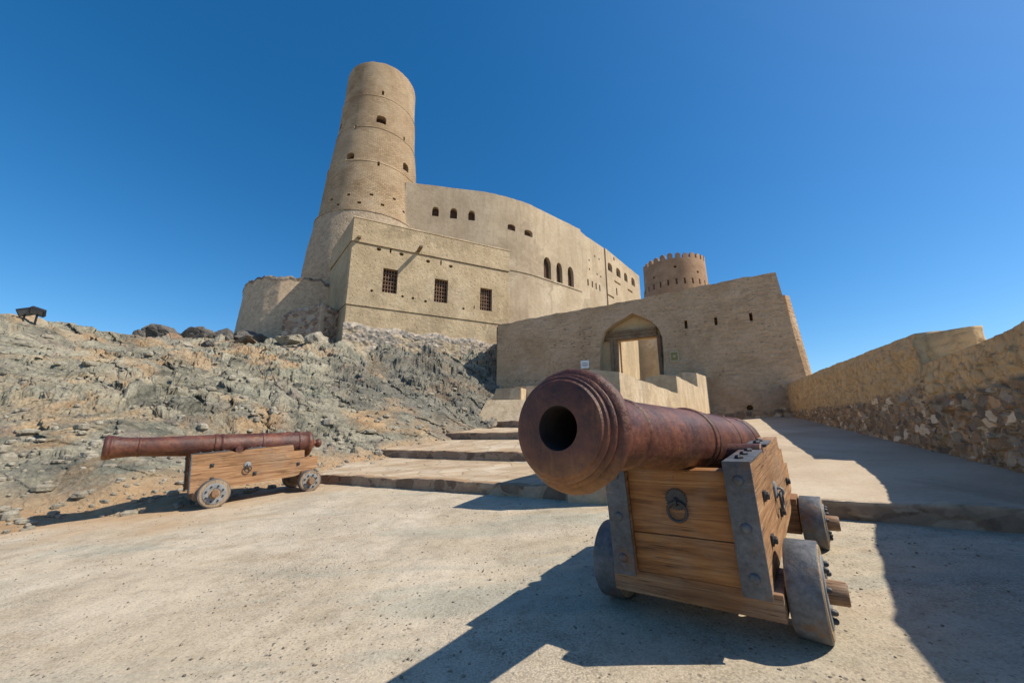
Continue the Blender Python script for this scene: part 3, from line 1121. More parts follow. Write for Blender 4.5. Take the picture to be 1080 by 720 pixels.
# the tall section turns outwards at its end
rq = Vector((w_notch.x, w_notch.y, 0))
rgt = Vector((rd.y, -rd.x, 0))
arc_c = rq + rd * .30 + rgt * .52
ret_path = [tuple((rq + rd * .75 + rgt * .02)[:2])]
for k in range(9):
    th = math.atan2(-rgt.y, -rgt.x) + R(100) * k / 8
    ret_path.append((arc_c.x + .50 * math.cos(th), arc_c.y + .50 * math.sin(th)))
ret_path += [(ret_path[-1][0] + .22, ret_path[-1][1] + .05)]
zt0 = rw(983, 346.3).z
me = strip_wall(ret_path, lambda s: 1.9, lambda s: float(np.interp(s, [0, .45, 1.0, 1.5, 2.6], [zt0 + .02, zt0 + .0, zt0 + .04, zt0 + .08, zt0 + .08])), .3, .03, .03, (.26, .2), .03,
                lambda S, H, T: np.ones_like(S), .04, seed=77)
link_mesh('return_end', _rel(me, bw), M['rampwall'], bw, smooth=True)

# ------------------------------------------------------------------ gate wall
gate = thing('gate_wall', 'brown mud plastered gate wall with pointed arch niche and doorway', 'gate wall', (GP.x, GP.y, GP.z))
tl, zl = gate_tz(525, 343)
trr, zr = gate_tz(818, 287)
te, ze = gate_tz(850, 395)
slope = (te - trr) / (zr - ze)
bm = bmesh.new()
n_ = 46
prof_top = []
for i in range(n_ + 1):
    k = i / n_
    t = tl + (trr - tl) * k
    z = zl + (zr - zl) * k + .05 * math.sin(i * 1.7) * math.sin(i * .63) + .04 * math.sin(k * 9)
    prof_top.append((t, z))
outl = [(tl - .1, 2.4)] + prof_top + [(trr + slope * (zr - 9.6), 9.6), (te, ze), (te + slope * 3.4, ze - 3.4)]
add_prism(bm, [gate_at(t, z) for t, z in outl], -gn * 1.5)
gwall = link('wall', bm, [M['gate'], M['niche']], gate)
cut = bmesh.new()
arch_px = [(632.5, 410), (632.5, 378), (633.5, 360), (638, 349), (648, 341), (658, 335.5), (667, 330), (676, 333.5), (686, 338), (694, 345), (698.5, 356), (700, 375), (700.5, 410)]
arch = [gate_tz(*q) for q in arch_px]
arch[0] = (arch[0][0], GATE_Z - .01)
arch[-1] = (arch[-1][0], GATE_Z - .01)
NICHE = .75
add_prism(cut, [gate_at(t, z, .3) for t, z in arch], -gn * (.3 + NICHE))
d0, dz0 = gate_tz(648, 357)
d1, dz1 = gate_tz(691.5, 351)
door = [(d0, GATE_Z - .01), (d0, dz1), (d1, dz1), (d1, GATE_Z - .01)]
add_prism(cut, [gate_at(t, z, -.5) for t, z in door], -gn * 2.0)
for (x, y, wd, hg) in ((723.5, 342, 2.6, 8.5), (755, 338.5, 2.5, 8), (792, 334, 2.7, 8)):
    t, z = gate_tz(x, y)
    ww, hh = wd / 2 * 25 / 420, hg / 2 * 25 / 420
    add_prism(cut, [gate_at(t + a * ww, z + b * hh, .3) for a, b in ((-1, -1), (1, -1), (1, 1), (-1, 1))], -gn * 1.1)
t, z = gate_tz(791, 430)
add_prism(cut, [gate_at(t + .16 * math.cos(a), z + .16 * math.sin(a), .3) for a in np.linspace(0, 2 * math.pi, 13)[:-1]], -gn * 1.0)
boolean_cut(gwall, cut)
# bounce light painted as warmer plaster in the niche: faces set back from outer face
for p in gwall.data.polygons:
    c = Vector(p.center) + Vector(gate.location)
    t = (c - Vector((GP.x, GP.y, c.z))).dot(gd)
    dep = -(c - Vector((GP.x, GP.y, c.z))).dot(gn)
    if arch[0][0] - .1 < t < arch[-1][0] + .1 and .05 < dep < 1.2 and c.z > GATE_Z and c.z < 9.5:
        p.material_index = 1
# timber lintel and jambs
L0, Z0 = gate_tz(637, 357.5)
L1, Z1 = gate_tz(698, 346)
bm = bmesh.new()
zb_ = dz1 - .03
for k, (h0, h1, o_) in enumerate(((0, .2, -.52), (.205, .36, -.46), (.365, .52, -.40))):
    add_prism(bm, [gate_at(arch[0][0] + .25, zb_ + h0, o_), gate_at(arch[-1][0] - .2, zb_ + h0, o_), gate_at(arch[-1][0] - .2, zb_ + h1, o_), gate_at(arch[0][0] + .25, zb_ + h1, o_)], -gn * .45)
link('lintel', bm, M['old_wood'], gate)
for t0_, t1_ in ((d0 - .42, d0 + .02), (d1 - .02, d1 + .40)):
    for k, (f_, o_) in enumerate(((0, -.5), (.5, -.56))):
        bm = bmesh.new()
        tt0, tt1 = (t0_, t0_ + .21) if k == 0 else (t0_ + .215, t1_)
        add_prism(bm, [gate_at(tt0, GATE_Z, o_), gate_at(tt1, GATE_Z, o_), gate_at(tt1, zb_, o_), gate_at(tt0, zb_, o_)], -gn * .4)
        link('door_jamb', bm, M['old_wood'], gate)
# left return of the wall turning back to the rock
bm = bmesh.new()
e0, e1 = gate_at(tl - .095, 0, -.01), gate_at(tl - 1.0, 0, -2.6)
zt_ = zl
pol = [e0, e1, e1 - gn * 1.6 + gd * 1.2, e0 - gn * 2.5 + gd * .6]
base = [Vector((p.x, p.y, 3.2)) for p in pol]
add_prism(bm, base, (0, 0, zt_ - 3.2 - .02))
link('return_wall', bm, M['gate'], gate)
# thicker corner behind the right hand end, lower than the wall
bm = bmesh.new()
tc0, zc0 = gate_tz(820, 306)
P_ = [gate_at(trr - .5, 0, -1.52), gate_at(trr - .5, 0, -4), gate_at(trr + 1.2, 0, -4.2), gate_at(trr + 1.45, 0, -1.9), gate_at(trr + .9, 0, -1.52)]
top_ = [gate_at(trr - .5, 0, -1.52), gate_at(trr - .5, 0, -4), gate_at(trr + .62, 0, -4.0), gate_at(trr + .78, 0, -1.9), gate_at(trr + .5, 0, -1.52)]
zc = zc0 + .15
V0 = [bm.verts.new(Vector((p.x, p.y, 2.0))) for p in P_]
V1 = [bm.verts.new(Vector((p.x, p.y, zc))) for p in top_]
bm.faces.new(V0[::-1])
bm.faces.new(V1)
for i in range(5):
    bm.faces.new((V0[i], V0[(i + 1) % 5], V1[(i + 1) % 5], V1[i]))
link('corner_buttress', bm, M['gate'], gate)
# stone course at the foot of the wall
t0_, t1_ = gate_tz(748, 437)[0], te + .35
q0, q1 = gate_at(t0_, 0, .03), gate_at(t1_, 0, .03)
me = strip_wall([(q0.x, q0.y), (q1.x, q1.y)], lambda s: gz(q0.x + gd.x * s, q0.y + gd.y * s, .05), lambda s: gz(q0.x + gd.x * s, q0.y + gd.y * s, .62), .2, .04, .04, (.4, .24), .05,
                lambda S, H, T: np.clip((H - .48) / .08 + fbm(S, H, 3, 3), 0, 1), .03, seed=81, top_rough=.05)
link_mesh('stone_footing', _rel(me, gate), M['rampwall'], gate, smooth=True)

# two boards by the doorway
def board(name, label, cat, px0, py0, px1, py1, mats, builder):
    t0_, z1_ = gate_tz(px0, py0)
    t1_, z0_ = gate_tz(px1, py1)
    o = thing(name, label, cat, gate_at((t0_ + t1_) / 2, (z0_ + z1_) / 2, .04))
    builder(o, t0_, t1_, z0_, z1_)
    return o


def gbox(bm, t0_, t1_, z0_, z1_, o0, o1):
    add_prism(bm, [gate_at(t0_, z0_, o0), gate_at(t1_, z0_, o0), gate_at(t1_, z1_, o0), gate_at(t0_, z1_, o0)], gn * (o1 - o0))


def white_sign(o, t0_, t1_, z0_, z1_):
    bm = bmesh.new()
    gbox(bm, t0_, t1_, z0_, z1_, .0, .05)
    link('board', bm, M['white'], o)
    bm = bmesh.new()
    h_ = z1_ - z0_
    for i, (a, b, zz, th_) in enumerate(((.2, .8, .62, .07), (.12, .9, .46, .045), (.12, .9, .37, .045), (.3, .72, .27, .045))):
        gbox(bm, t0_ + (t1_ - t0_) * a, t0_ + (t1_ - t0_) * b, z0_ + h_ * zz, z0_ + h_ * (zz + th_), .05, .054)
    link('lettering', bm, M['ink'], o)


def yellow_plaque(o, t0_, t1_, z0_, z1_):
    bm = bmesh.new()
    gbox(bm, t0_, t1_, z0_, z1_, .0, .05)
    link('frame', bm, M['cream'], o)
    bm = bmesh.new()
    dt, dz_ = (t1_ - t0_) * .14, (z1_ - z0_) * .14
    gbox(bm, t0_ + dt, t1_ - dt, z0_ + dz_, z1_ - dz_, .05, .06)
    p = link('panel', bm, M['plaque'], o)
    bm = bmesh.new()
    cx_, cz_ = (t0_ + t1_) / 2, (z0_ + z1_) / 2
    r_ = (t1_ - t0_) * .2
    add_prism(bm, [gate_at(cx_ + r_ * math.cos(a), cz_ + r_ * math.sin(a), .06) for a in np.linspace(0, 2 * math.pi, 5)[:-1]], gn * .005)
    e_ = link('emblem', bm, M['cream'], p, offset=False)
    e_.data.transform(Matrix.Translation(-Vector(o.location)))


board('info_sign', 'small white notice board fixed on the gate wall left of the arch', 'sign', 612.5, 380.5, 621.5, 388, None, white_sign)
board('wall_plaque', 'square yellow plaque with pale frame on the wall right of the arch', 'plaque', 706, 370.5, 716.5, 381, None, yellow_plaque)

# the passage behind the gate: a lit side wall, a shaded back wall and a floor
inn = thing('inner_court_wall', 'sunlit plaster court wall seen through the gate doorway', 'wall', gate_at((d0 + d1) / 2, GATE_Z, -7))
bm = bmesh.new()
ci = at(675, 380, 38)
ia = Vector((ci.x, ci.y, 0))
ib = ia - hdir(24) * 11.6
nl = -hdir(114) * .8
add_prism(bm, [Vector((ia.x, ia.y, 3.5)), Vector((ib.x, ib.y, 3.5)), Vector((ib.x, ib.y, 9.0)), Vector((ia.x, ia.y, 12.2))], nl)
link('side_wall', bm, M['block'], inn)
bm = bmesh.new()
ja, jb = ia + hdir(24) * .02, ia + hdir(24) * .02 + hdir(114) * 6.5
add_prism(bm, [Vector((p.x, p.y, 3.5)) for p in (ja, jb, jb + hdir(24) * .8, ja + hdir(24) * .8)], (0, 0, 8.6))
link('back_wall', bm, M['niche'], inn)
bm = bmesh.new()
fl_ = [gate_at(d0 - 6, GATE_Z - .02, -1.52), gate_at(d1 + 5, GATE_Z - .02, -1.52), gate_at(d1 + 5, GATE_Z - .02, -13), gate_at(d0 - 6, GATE_Z - .02, -13)]
add_prism(bm, fl_, (0, 0, -.4))
link('court_floor', bm, M['paving'], inn)

# ------------------------------------------------------------------ block house with three barred windows
BL = at(374, 230, 26.3)
AZ_B = 64.0
bd = hdir(AZ_B)
bn = Vector((bd.y, -bd.x, 0))
if bn.y > 0:
    bn = -bn


def blk(x, y):
    p = on_wall(x, y, BL, AZ_B)
    return (p - Vector((BL.x, BL.y, p.z))).dot(bd), p.z


def blk_at(t, z, out=0.0):
    return Vector((BL.x, BL.y, 0)) + bd * t + bn * out + Vector((0, 0, z))


house = thing('block_house', 'square tan plastered block house on the rock with three barred windows', 'building', (BL.x, BL.y, 7.5))
TOPZ = BL.z
zb1 = blk(440, 268)[1]
zb2 = blk(440, 330.5)[1]
LEN = blk(537, 310)[0]
sdv = hdir(-36)
DEP = 6.5
hw = []
tiers = ((6.8, zb2, .0), (zb2 + .002, zb1, .0), (zb1 + .002, TOPZ, .0))
outs = (.03, .09, .17)
for k, (z0_, z1_, o_) in enumerate(tiers):
    o_ = outs[k]
    bm = bmesh.new()
    # slightly uneven arrises
    fl0 = blk_at(-.0 - o_ * .5, 0, o_)
    fr0 = blk_at(LEN, 0, o_)
    br0 = fr0 + sdv * DEP
    bl0 = fl0 + sdv * DEP - bd * o_ * .4
    ring = [fl0, fr0, br0, bl0]
    add_prism(bm, [Vector((p.x, p.y, z0_)) for p in ring], (0, 0, z1_ - z0_))
    es = [e for e in bm.edges if abs(e.verts[0].co.z - e.verts[1].co.z) > .2 or min(e.verts[0].co.z, e.verts[1].co.z) > z1_ - .01]
    bmesh.ops.bevel(bm, geom=es, offset=.06, segments=3, affect='EDGES')
    hw.append(link('wall', bm, M['block'], house, smooth=True, sharp=35))
# openings
cut1, cut2 = bmesh.new(), bmesh.new()
wins = ((403.2, 284, 419, 309), (457.8, 295, 472, 319), (506, 304.5, 518.5, 327.5))
WD = .32
for x0, y0, x1, y1 in wins:
    ta, tb = blk((x0), (y0 + y1) / 2)[0], blk((x1), (y0 + y1) / 2)[0]
    za, zb_ = blk((x0 + x1) / 2, y1 + .3)[1], blk((x0 + x1) / 2, y0)[1]
    add_prism(cut2, [blk_at(ta, za, .5), blk_at(tb, za, .5), blk_at(tb, zb_, .5), blk_at(ta, zb_, .5)], -bn * (.5 + WD - .09))
    wn = bmesh.new()
    add_prism(wn, [blk_at(ta + .005, za + .005, -WD + .12), blk_at(tb - .005, za + .005, -WD + .12), blk_at(tb - .005, zb_ - .005, -WD + .12), blk_at(ta + .005, zb_ - .005, -WD + .12)], -bn * .025)
    win = link('window', wn, M['dark'], house)
    gr = bmesh.new()
    nv, nh = 5, 6
    for i in range(nv + 1):
        tt = ta + .03 + (tb - ta - .06) * i / nv
        add_prism(gr, [blk_at(tt - .022, za + .006, -WD + .19), blk_at(tt + .022, za + .006, -WD + .19), blk_at(tt + .022, zb_ - .006, -WD + .19), blk_at(tt - .022, zb_ - .006, -WD + .19)], -bn * .045)
    for i in range(nh + 1):
        zz = za + .03 + (zb_ - za - .06) * i / nh
        add_prism(gr, [blk_at(ta + .006, zz - .02, -WD + .215), blk_at(tb - .006, zz - .02, -WD + .215), blk_at(tb - .006, zz + .02, -WD + .215), blk_at(ta + .006, zz + .02, -WD + .215)], -bn * .02)
    g_ = link('grille', gr, M['grille'], win, offset=False)
    g_.data.transform(Matrix.Translation(-Vector(house.location)))


def round_hole(bm, pt, d, rad, dep, up=1.0, wide=1.0, n=14):
    d = Vector(d).normalized()
    sx = Vector((-d.y, d.x, 0)).normalized()
    sz = Vector((0, 0, 1))
    add_prism(bm, [pt + d * .3 + sx * rad * wide * math.cos(a) + sz * rad * up * math.sin(a) for a in np.linspace(0, 2 * math.pi, n + 1)[:-1]], -d * (.3 + dep))


for x, y, r_, wd, hg in ((399.5, 263.3, .17, 1, .8), (411.8, 264.5, .12, .55, 2.1), (423.3, 268.5, .17, 1, .8), (451.2, 276, .16, 1, .8), (464.8, 277.5, .11, .55, 2.2), (475.2, 281.3, .16, 1, .8),
                          (391.8, 306.8, .10, 1, 1), (424.3, 312.8, .10, 1, 1), (435.2, 314.8, .10, 1, 1), (448.5, 318, .11, 1, 1), (488.5, 325.7, .10, 1, 1), (499.7, 324.3, .08, .6, 2)):
    t, z = blk(x, y)
    round_hole(cut2, blk_at(t, z, .09), bn, r_, .45, hg, wd)
boolean_cut(hw[1], cut2)
# cornice lip at the roof line and two wooden water spouts
bm = bmesh.new()
nn = 40
for i in range(nn):
    t0_, t1_ = -.1 + (LEN + .1) * i / nn, -.1 + (LEN + .1) * (i + 1) / nn
    add_prism(bm, [blk_at(t0_, TOPZ - .002, .185), blk_at(t1_, TOPZ - .002, .185), blk_at(t1_, TOPZ - .002, -.5), blk_at(t0_, TOPZ - .002, -.5)], (0, 0, .10 + .03 * random.random()))
link('roof_edge', bm, M['parapet'], house)
for x, y, ln in ((440.5, 266, 1.35), (378.5, 251.5, .55)):
    t, z = blk(x, y)
    p0 = blk_at(t, z + .02, -.1)
    dv = (bn * ln + Vector((0, 0, -.05)) + bd * .0)
    bm = bmesh.new()
    u_ = bd
    add_prism(bm, [p0 - u_ * .12 - Vector((0, 0, .1)), p0 + u_ * .12 - Vector((0, 0, .1)), p0 + u_ * .12 + Vector((0, 0, .05)), p0 - u_ * .12 + Vector((0, 0, .05))], dv * 1.0)
    link('water_spout', bm, M['old_wood'], house)
# rubble footing below the plaster
f0_, f1_ = blk_at(-.05, 0, .10), blk_at(13.2, 0, .10)
zf0, zf1 = blk(365, 340)[1], blk(500, 357)[1]


def foot_top(s):
    return zb2 - 1.0 + .12 * math.sin(s * 1.3) + .1 * math.sin(s * 3.1)


zft = [(0, blk(366, 341)[1]), (5, blk(430, 349)[1]), (9, blk(470, 355)[1]), (12, blk(505, 360)[1]), (14, blk(505, 360)[1])]
me = strip_wall([(f0_.x, f0_.y), (f1_.x, f1_.y)], lambda s: 4.8, lambda s: float(np.interp(s, *zip(*zft))) + .12 * math.sin(s * 2.2), .25, .06, .06, (.3, .17), .09,
                lambda S, H, T: np.clip(.55 * (fbm(S * .8, H * 2.2, 5, 4) + .1) * 6, 0, .85) * (H < T - .5), .05, seed=85, top_rough=.08)
link_mesh('stone_footing', _rel(me, house), M['footing'], house, smooth=True)

# ------------------------------------------------------------------ great round tower
TX, TY = -15.0, 38.0
tower = thing('round_tower', 'tall tapering round brick tower rising behind the block house', 'tower', (TX, TY, 0))
prof = [(7.0, 6.1), (16.8, 5.72), (18.9, 5.53), (21.7, 5.20), (21.702, 5.25), (21.82, 5.245), (21.925, 4.97), (22.3, 4.93), (27.45, 4.61), (27.452, 4.645), (27.52, 4.64), (27.625, 4.54), (31.75, 4.13), (31.752, 4.165), (31.82, 4.16), (31.925, 4.06), (35.85, 3.88), (35.852, 3.915), (35.92, 3.91), (36.005, 3.81), (40.2, 3.70), (40.35, 3.66)]
dense = []
for (za, ra), (zb_, rb_) in zip(prof[:-1], prof[1:]):
    k = max(1, int((zb_ - za) / .35))
    dense += [(za + (zb_ - za) * i / k, ra + (rb_ - ra) * i / k) for i in range(k)]
dense.append(prof[-1])
NT_ = 144
bm = bmesh.new()
full = dense + [(40.3, 3.2), (39.3, 3.15)]
add_lathe(bm, [(full[0][0], 0)] + full + [(39.3, 0)], 'z', NT_, (TX, TY, 0))
for v in bm.verts:
    dx, dy = v.co.x - TX, v.co.y - TY
    rr = math.hypot(dx, dy)
    if rr > .5:
        a = math.atan2(dy, dx)
        nz_ = float(fbm(np.array([a * 4.0 + 30]), np.array([v.co.z * .8]), 4, 3)[0])
        k = 1 + .009 * nz_
        v.co.x, v.co.y = TX + dx * k, TY + dy * k
        if v.co.z > 39.8:
            v.co.z += .10 * float(fbm(np.array([a * 9.0 + 50]), np.array([.0]), 8, 3)[0])
tw = link('shaft', bm, M['tower'], tower, smooth=True, sharp=30)
tw_z, tw_r = zip(*prof)


def tower_hit(x, y):
    d = ray(x, y)
    tt = 30.0
    for _ in range(40):
        p = O + d * tt
        r_ = float(np.interp(p.z, tw_z, tw_r))
        a, b, c = d.x ** 2 + d.y ** 2, 2 * (d.x * (O.x - TX) + d.y * (O.y - TY)), (O.x - TX) ** 2 + (O.y - TY) ** 2 - r_ ** 2
        D = max(b * b - 4 * a * c, 0)
        tt = (-b - math.sqrt(D)) / (2 * a)
    p = O + d * tt
    n = Vector((p.x - TX, p.y - TY, 0)).normalized()
    return p, n


def arch_poly(c, d, wd, hg, n=8, point=1.0):
    """pointed-round arch outline centred at c facing d"""
    sx = Vector((-d.y, d.x, 0)).normalized()
    up = Vector((0, 0, 1))
    pts = [(-wd / 2, -hg / 2), (wd / 2, -hg / 2), (wd / 2, hg * .12)]
    for i in range(1, n):
        a = math.pi * i / n
        pts.append((wd / 2 * math.cos(a), hg * .12 + hg * .38 * math.sin(a) ** .85))
    pts.append((-wd / 2, hg * .12))
    return [c + sx * a + up * b for a, b in pts]


cut = bmesh.new()
tw_win = []
for x, y, wd, hg in ((402.3, 126.2, .95, .95), (369.3, 164.5, .85, .80), (428.2, 176.5, .80, .95), (359.2, 134, .7, .75)):
    p, n = tower_hit(x, y)
    add_prism(cut, arch_poly(p + n * .3, n, wd, hg), -n * 1.0)
    tw_win.append((p, n, wd, hg))
for x, y, wd, hg in ((404, 98, .22, .55), (374.5, 133.5, .18, .55), (426.3, 146.5, .18, .55), (399.3, 172.8, .22, .55), (438.6, 153, .2, .5),
                     (349.8, 210.3, .3, .24), (367.6, 205.2, .3, .24), (391.8, 205.2, .34, .22), (415.8, 210, .3, .24), (356.3, 216, .3, .24), (378.8, 213.6, .34, .24), (403.5, 216, .34, .24), (425.8, 223.5, .28, .24)):
    p, n = tower_hit(x, y)
    sx = Vector((-n.y, n.x, 0))
    add_prism(cut, [p + n * .3 + sx * a * wd / 2 + Vector((0, 0, b * hg / 2)) for a, b in ((-1, -1), (1, -1), (1, 1), (-1, 1))], -n * .8)
boolean_cut(tw, cut)
tw.data.polygons.foreach_set('use_smooth', [True] * len(tw.data.polygons))
tw.data.set_sharp_from_angle(angle=R(30))
for p, n, wd, hg in tw_win:
    bm = bmesh.new()
    add_prism(bm, arch_poly(p - n * .55, n, wd - .02, hg - .02), -n * .04)
    link('window', bm, M['dark'], tower)

# ------------------------------------------------------------------ curtain wall behind the block house
cur = thing('curtain_wall', 'high pale plastered curtain wall with arched windows right of the tower', 'fort wall', at(500, 300, 36) * Vector((1, 1, 0)).to_3d().length if False else (2.0, 38.0, 12.0))
A_ = at(428, 192, 35.7)
B_ = on_wall(532, 205, A_, 78)
Cc = on_wall(548, 211, B_, 66)
D1 = on_wall(612, 242, Cc, 51)
D2 = on_wall(618.5, 248.5, Cc, 51)
E1 = on_wall(637.5, 261.5, D2, 46)
F1 = on_wall(674, 291, E1, 40)
# round the corner between B and C
def hz(p, z):
    return Vector((p.x, p.y, z))


T1 = A_.z
plan1 = [A_, A_ + (B_ - A_) * .8, A_ + (B_ - A_) * .93]
mid = (B_ + Cc) / 2 + Vector((.06, -.10, 0))
_q = [A_ + (B_ - A_) * .80, B_ + (Cc - B_) * .45, Cc + (D1 - Cc) * .16]
plan1 = [A_] + [_q[0] * (1 - u_) ** 2 + _q[1] * 2 * u_ * (1 - u_) + _q[2] * u_ * u_ for u_ in np.linspace(0, 1, 13).tolist()] + [D1]


def thick_prism(plan, tops, z0_, th):
    """closed wall on a bent plan"""
    bm = bmesh.new()
    k = len(plan)
    nrm = []
    for i in range(k):
        a = plan[max(i - 1, 0)]
        b = plan[min(i + 1, k - 1)]
        d = Vector((b.x - a.x, b.y - a.y, 0)).normalized()
        nrm.append(Vector((-d.y, d.x, 0)))
    rows = []
    for p, n, t in zip(plan, nrm, tops):
        q = Vector((p.x, p.y, 0)) + n * th
        rows.append([bm.verts.new(v) for v in (hz(p, z0_), hz(p, t), hz(q, t), hz(q, z0_))])
    for r0, r1 in zip(rows[:-1], rows[1:]):
        for j in range(4):
            jj = (j + 1) % 4
            bm.faces.new((r0[j], r0[jj], r1[jj], r1[j]))
    bm.faces.new(rows[0][::-1])
    bm.faces.new(rows[-1])
    return bm


def densify(plan, tops, step=.9, jit=.05):
    P_, T_ = [plan[0]], [tops[0]]
    for i in range(len(plan) - 1):
        L_ = (plan[i + 1] - plan[i]).length
        k = max(1, int(L_ / step))
        for j in range(1, k + 1):
            P_.append(plan[i] + (plan[i + 1] - plan[i]) * j / k)
            T_.append(tops[i] + (tops[i + 1] - tops[i]) * j / k + random.uniform(-jit, jit) * .6)
    return P_, T_


tops1 = [T1] + [T1 - .14 * i / 12 for i in range(13)] + [D1.z]
pl, tp = densify(plan1, tops1)
w1 = link('wall_section', thick_prism(pl, tp, 4.0, 1.6), M['curtain'], cur, smooth=True, sharp=25)
o2 = Vector((.10, -.06, 0))
pl, tp = densify([D1 + (D2 - D1) * .12 - Vector((.06, -.06, 0)), D2, E1], [D1.z - .05, D2.z, E1.z])
pl = [p - Vector((.07, -.07, 0)) for p in pl]
w2 = link('wall_section', thick_prism(pl, tp, 4.0, 1.5), M['curtain'], cur, smooth=True, sharp=12)
g3 = (F1 - E1).normalized()
pl, tp = densify([E1 + g3 * .22, F1], [E1.z + .05, F1.z])
w3 = link('wall_section', thick_prism(pl, tp, 4.0, 1.5), M['curtain'], cur, smooth=True, sharp=12)


def seg_at(P, az):
    d = hdir(az)
    n = Vector((d.y, -d.x, 0))
    if n.y > 0:
        n = -n
    return d, n


cutters = {0: bmesh.new(), 1: bmesh.new(), 2: bmesh.new()}
panes = []
az51 = math.degrees(math.atan2(D1.x - Cc.x, D1.y - Cc.y))
azBC = math.degrees(math.atan2(Cc.x - B_.x, Cc.y - B_.y))
for (x, y, pw, ph, P, az, k) in (
        (459.3, 223, 7, 10, A_, 78, 0), (478.5, 225, 7.4, 11, A_, 78, 0), (497.5, 227.3, 7, 10.5, A_, 78, 0),
        (540.3, 238.8, 8, 6.5, B_, 66, 0), (557.8, 245.8, 7.5, 6.5, Cc, 51, 0),
        (577.3, 282.7, 7.4, 23, Cc, 51, 0), (590, 288.5, 6, 23, Cc, 51, 0), (602, 292.8, 6, 23, Cc, 51, 0),
        (643.4, 281.8, 4.2, 8.5, E1, 40, 2), (652.2, 287.5, 4.0, 9, E1, 40, 2), (660, 292.4, 3.2, 8.5, E1, 40, 2), (667.7, 297.2, 3.2, 8, E1, 40, 2)):
    c = on_wall(x, y, P, az)
    l_, r_ = on_wall(x - pw / 2, y, P, az), on_wall(x + pw / 2, y, P, az)
    u_, d__ = on_wall(x, y - ph / 2, P, az), on_wall(x, y + ph / 2, P, az)
    wd, hg = (r_ - l_).length, u_.z - d__.z
    d, n = seg_at(P, az)
    add_prism(cutters[k], arch_poly(c + n * .4, n, wd, hg), -n * .95)
    panes.append((c, n, wd, hg))
dsl = seg_at(D2, 46)
for i, (x, y) in enumerate(((621, 297.5), (625.5, 299.5), (629.5, 301.5), (633.3, 303.5))):
    c = on_wall(x, y, D2, 46)
    d, n = dsl
    add_prism(cutters[1], [c + n * .4 + d * a * .14 + Vector((0, 0, b * .42)) for a, b in ((-1, -1), (1, -1), (1, 1), (-1, 1))], -n * .9)
for (x, y) in ((622, 274), (622.3, 283.5), (630.5, 289), (634.4, 291.5), (628, 270), (632.5, 273)):
    c = on_wall(x, y, D2, 46)
    d, n = dsl
    round_hole(cutters[1], c, n, .13, .6, 1.2)
for (x, y, a_, b_) in ((651.2, 298.3, .95, .13), (664.6, 306.8, .8, .14), (650.5, 307.5, .2, .5), (644.5, 312.5, .9, .12), (647.5, 273, .18, .25)):
    c = on_wall(x, y, E1, 40)
    d, n = seg_at(E1, 40)
    add_prism(cutters[2], [c + n * .4 + d * a * a_ + Vector((0, 0, b * b_)) for a, b in ((-1, -1), (1, -1), (1, 1), (-1, 1))], -n * .9)
for k, o in ((0, w1), (1, w2), (2, w3)):
    boolean_cut(o, cutters[k])
    o.data.polygons.foreach_set('use_smooth', [True] * len(o.data.polygons))
    o.data.set_sharp_from_angle(angle=R(25))
for c, n, wd, hg in panes:
    bm = bmesh.new()
    add_prism(bm, arch_poly(c - n * .42, n, wd - .02, hg - .02), -n * .05)
    link('window', bm, M['shutter'], cur)
# a shallow string course below the windows
bm = bmesh.new()
lc = [on_wall(540, 281.5, B_, 66), on_wall(548, 284.5, Cc, 51), on_wall(612, 310.5, Cc, 51)]
zz = sum(p.z for p in lc) / 3
d, n = seg_at(Cc, 51)
_o = seg_at(B_, 60)[1] * .07
_pl = [hz(p, 0) + _o for p in plan1[4:-1]] + [hz(D1, 0) + _o - (D1 - Cc).normalized() * .15]
bm = thick_prism(_pl, [zz + .16] * len(_pl), zz, .2)
link('string_course', bm, M['curtain'], cur)

# ------------------------------------------------------------------ far corner tower with crenels
FX, FY, FR = 27.3, 62.5, 5.0
ft = thing('crenellated_tower', 'distant round brown tower with crenellated top above the gate wall', 'tower', (FX, FY, 0))
bm = bmesh.new()
FZ = 28.9
add_lathe(bm, [(12, 0), (12, 5.35), (20, 5.2), (25.3, 5.05), (25.35, 4.93), (FZ, 4.85), (FZ, 4.3), (FZ - 1.0, 4.3), (FZ - 1.0, 0)], 'z', 96, (FX, FY, 0))
fw = link('shaft', bm, M['far_tower'], ft, smooth=True, sharp=35)
cut = bmesh.new()
for i in range(26):
    a = 2 * math.pi * i / 26
    n = Vector((math.cos(a), math.sin(a), 0))
    sx = Vector((-n.y, n.x, 0))
    c = Vector((FX, FY, 24.9)) + n * 5.06
    add_prism(cut, [c + n * .3 + sx * p * .14 + Vector((0, 0, q * .5)) for p, q in ((-1, -1), (1, -1), (1, 1), (-1, 1))], -n * .8)
    if i % 3 == 0:
        c = Vector((FX, FY, 27.4 - (i % 2) * .9)) + n * 4.88
        round_hole(cut, c, n, .22, .7)
boolean_cut(fw, cut)
fw.data.polygons.foreach_set('use_smooth', [True] * len(fw.data.polygons))
fw.data.set_sharp_from_angle(angle=R(35))
for i in range(26):
    a0, a1 = 2 * math.pi * (i + .15) / 26, 2 * math.pi * (i + .82) / 26
    pts = []
    for k in range(5):
        a = a0 + (a1 - a0) * k / 4
        pts.append(a)
    bm = bmesh.new()
    hgt = .95 + random.uniform(-.22, .12)
    outer = [Vector((FX + 4.85 * math.cos(a), FY + 4.85 * math.sin(a), FZ + .003)) for a in pts]
    inner = [Vector((FX + 4.35 * math.cos(a), FY + 4.35 * math.sin(a), FZ + .003)) for a in pts[::-1]]
    vs = add_prism(bm, outer + inner, (0, 0, hgt))
    bmesh.ops.bevel(bm, geom=[e for e in bm.edges if min(e.verts[0].co.z, e.verts[1].co.z) > FZ + hgt - .05], offset=.16, segments=3, affect='EDGES')
    link('merlon', bm, M['far_tower'], ft, smooth=True, sharp=50)

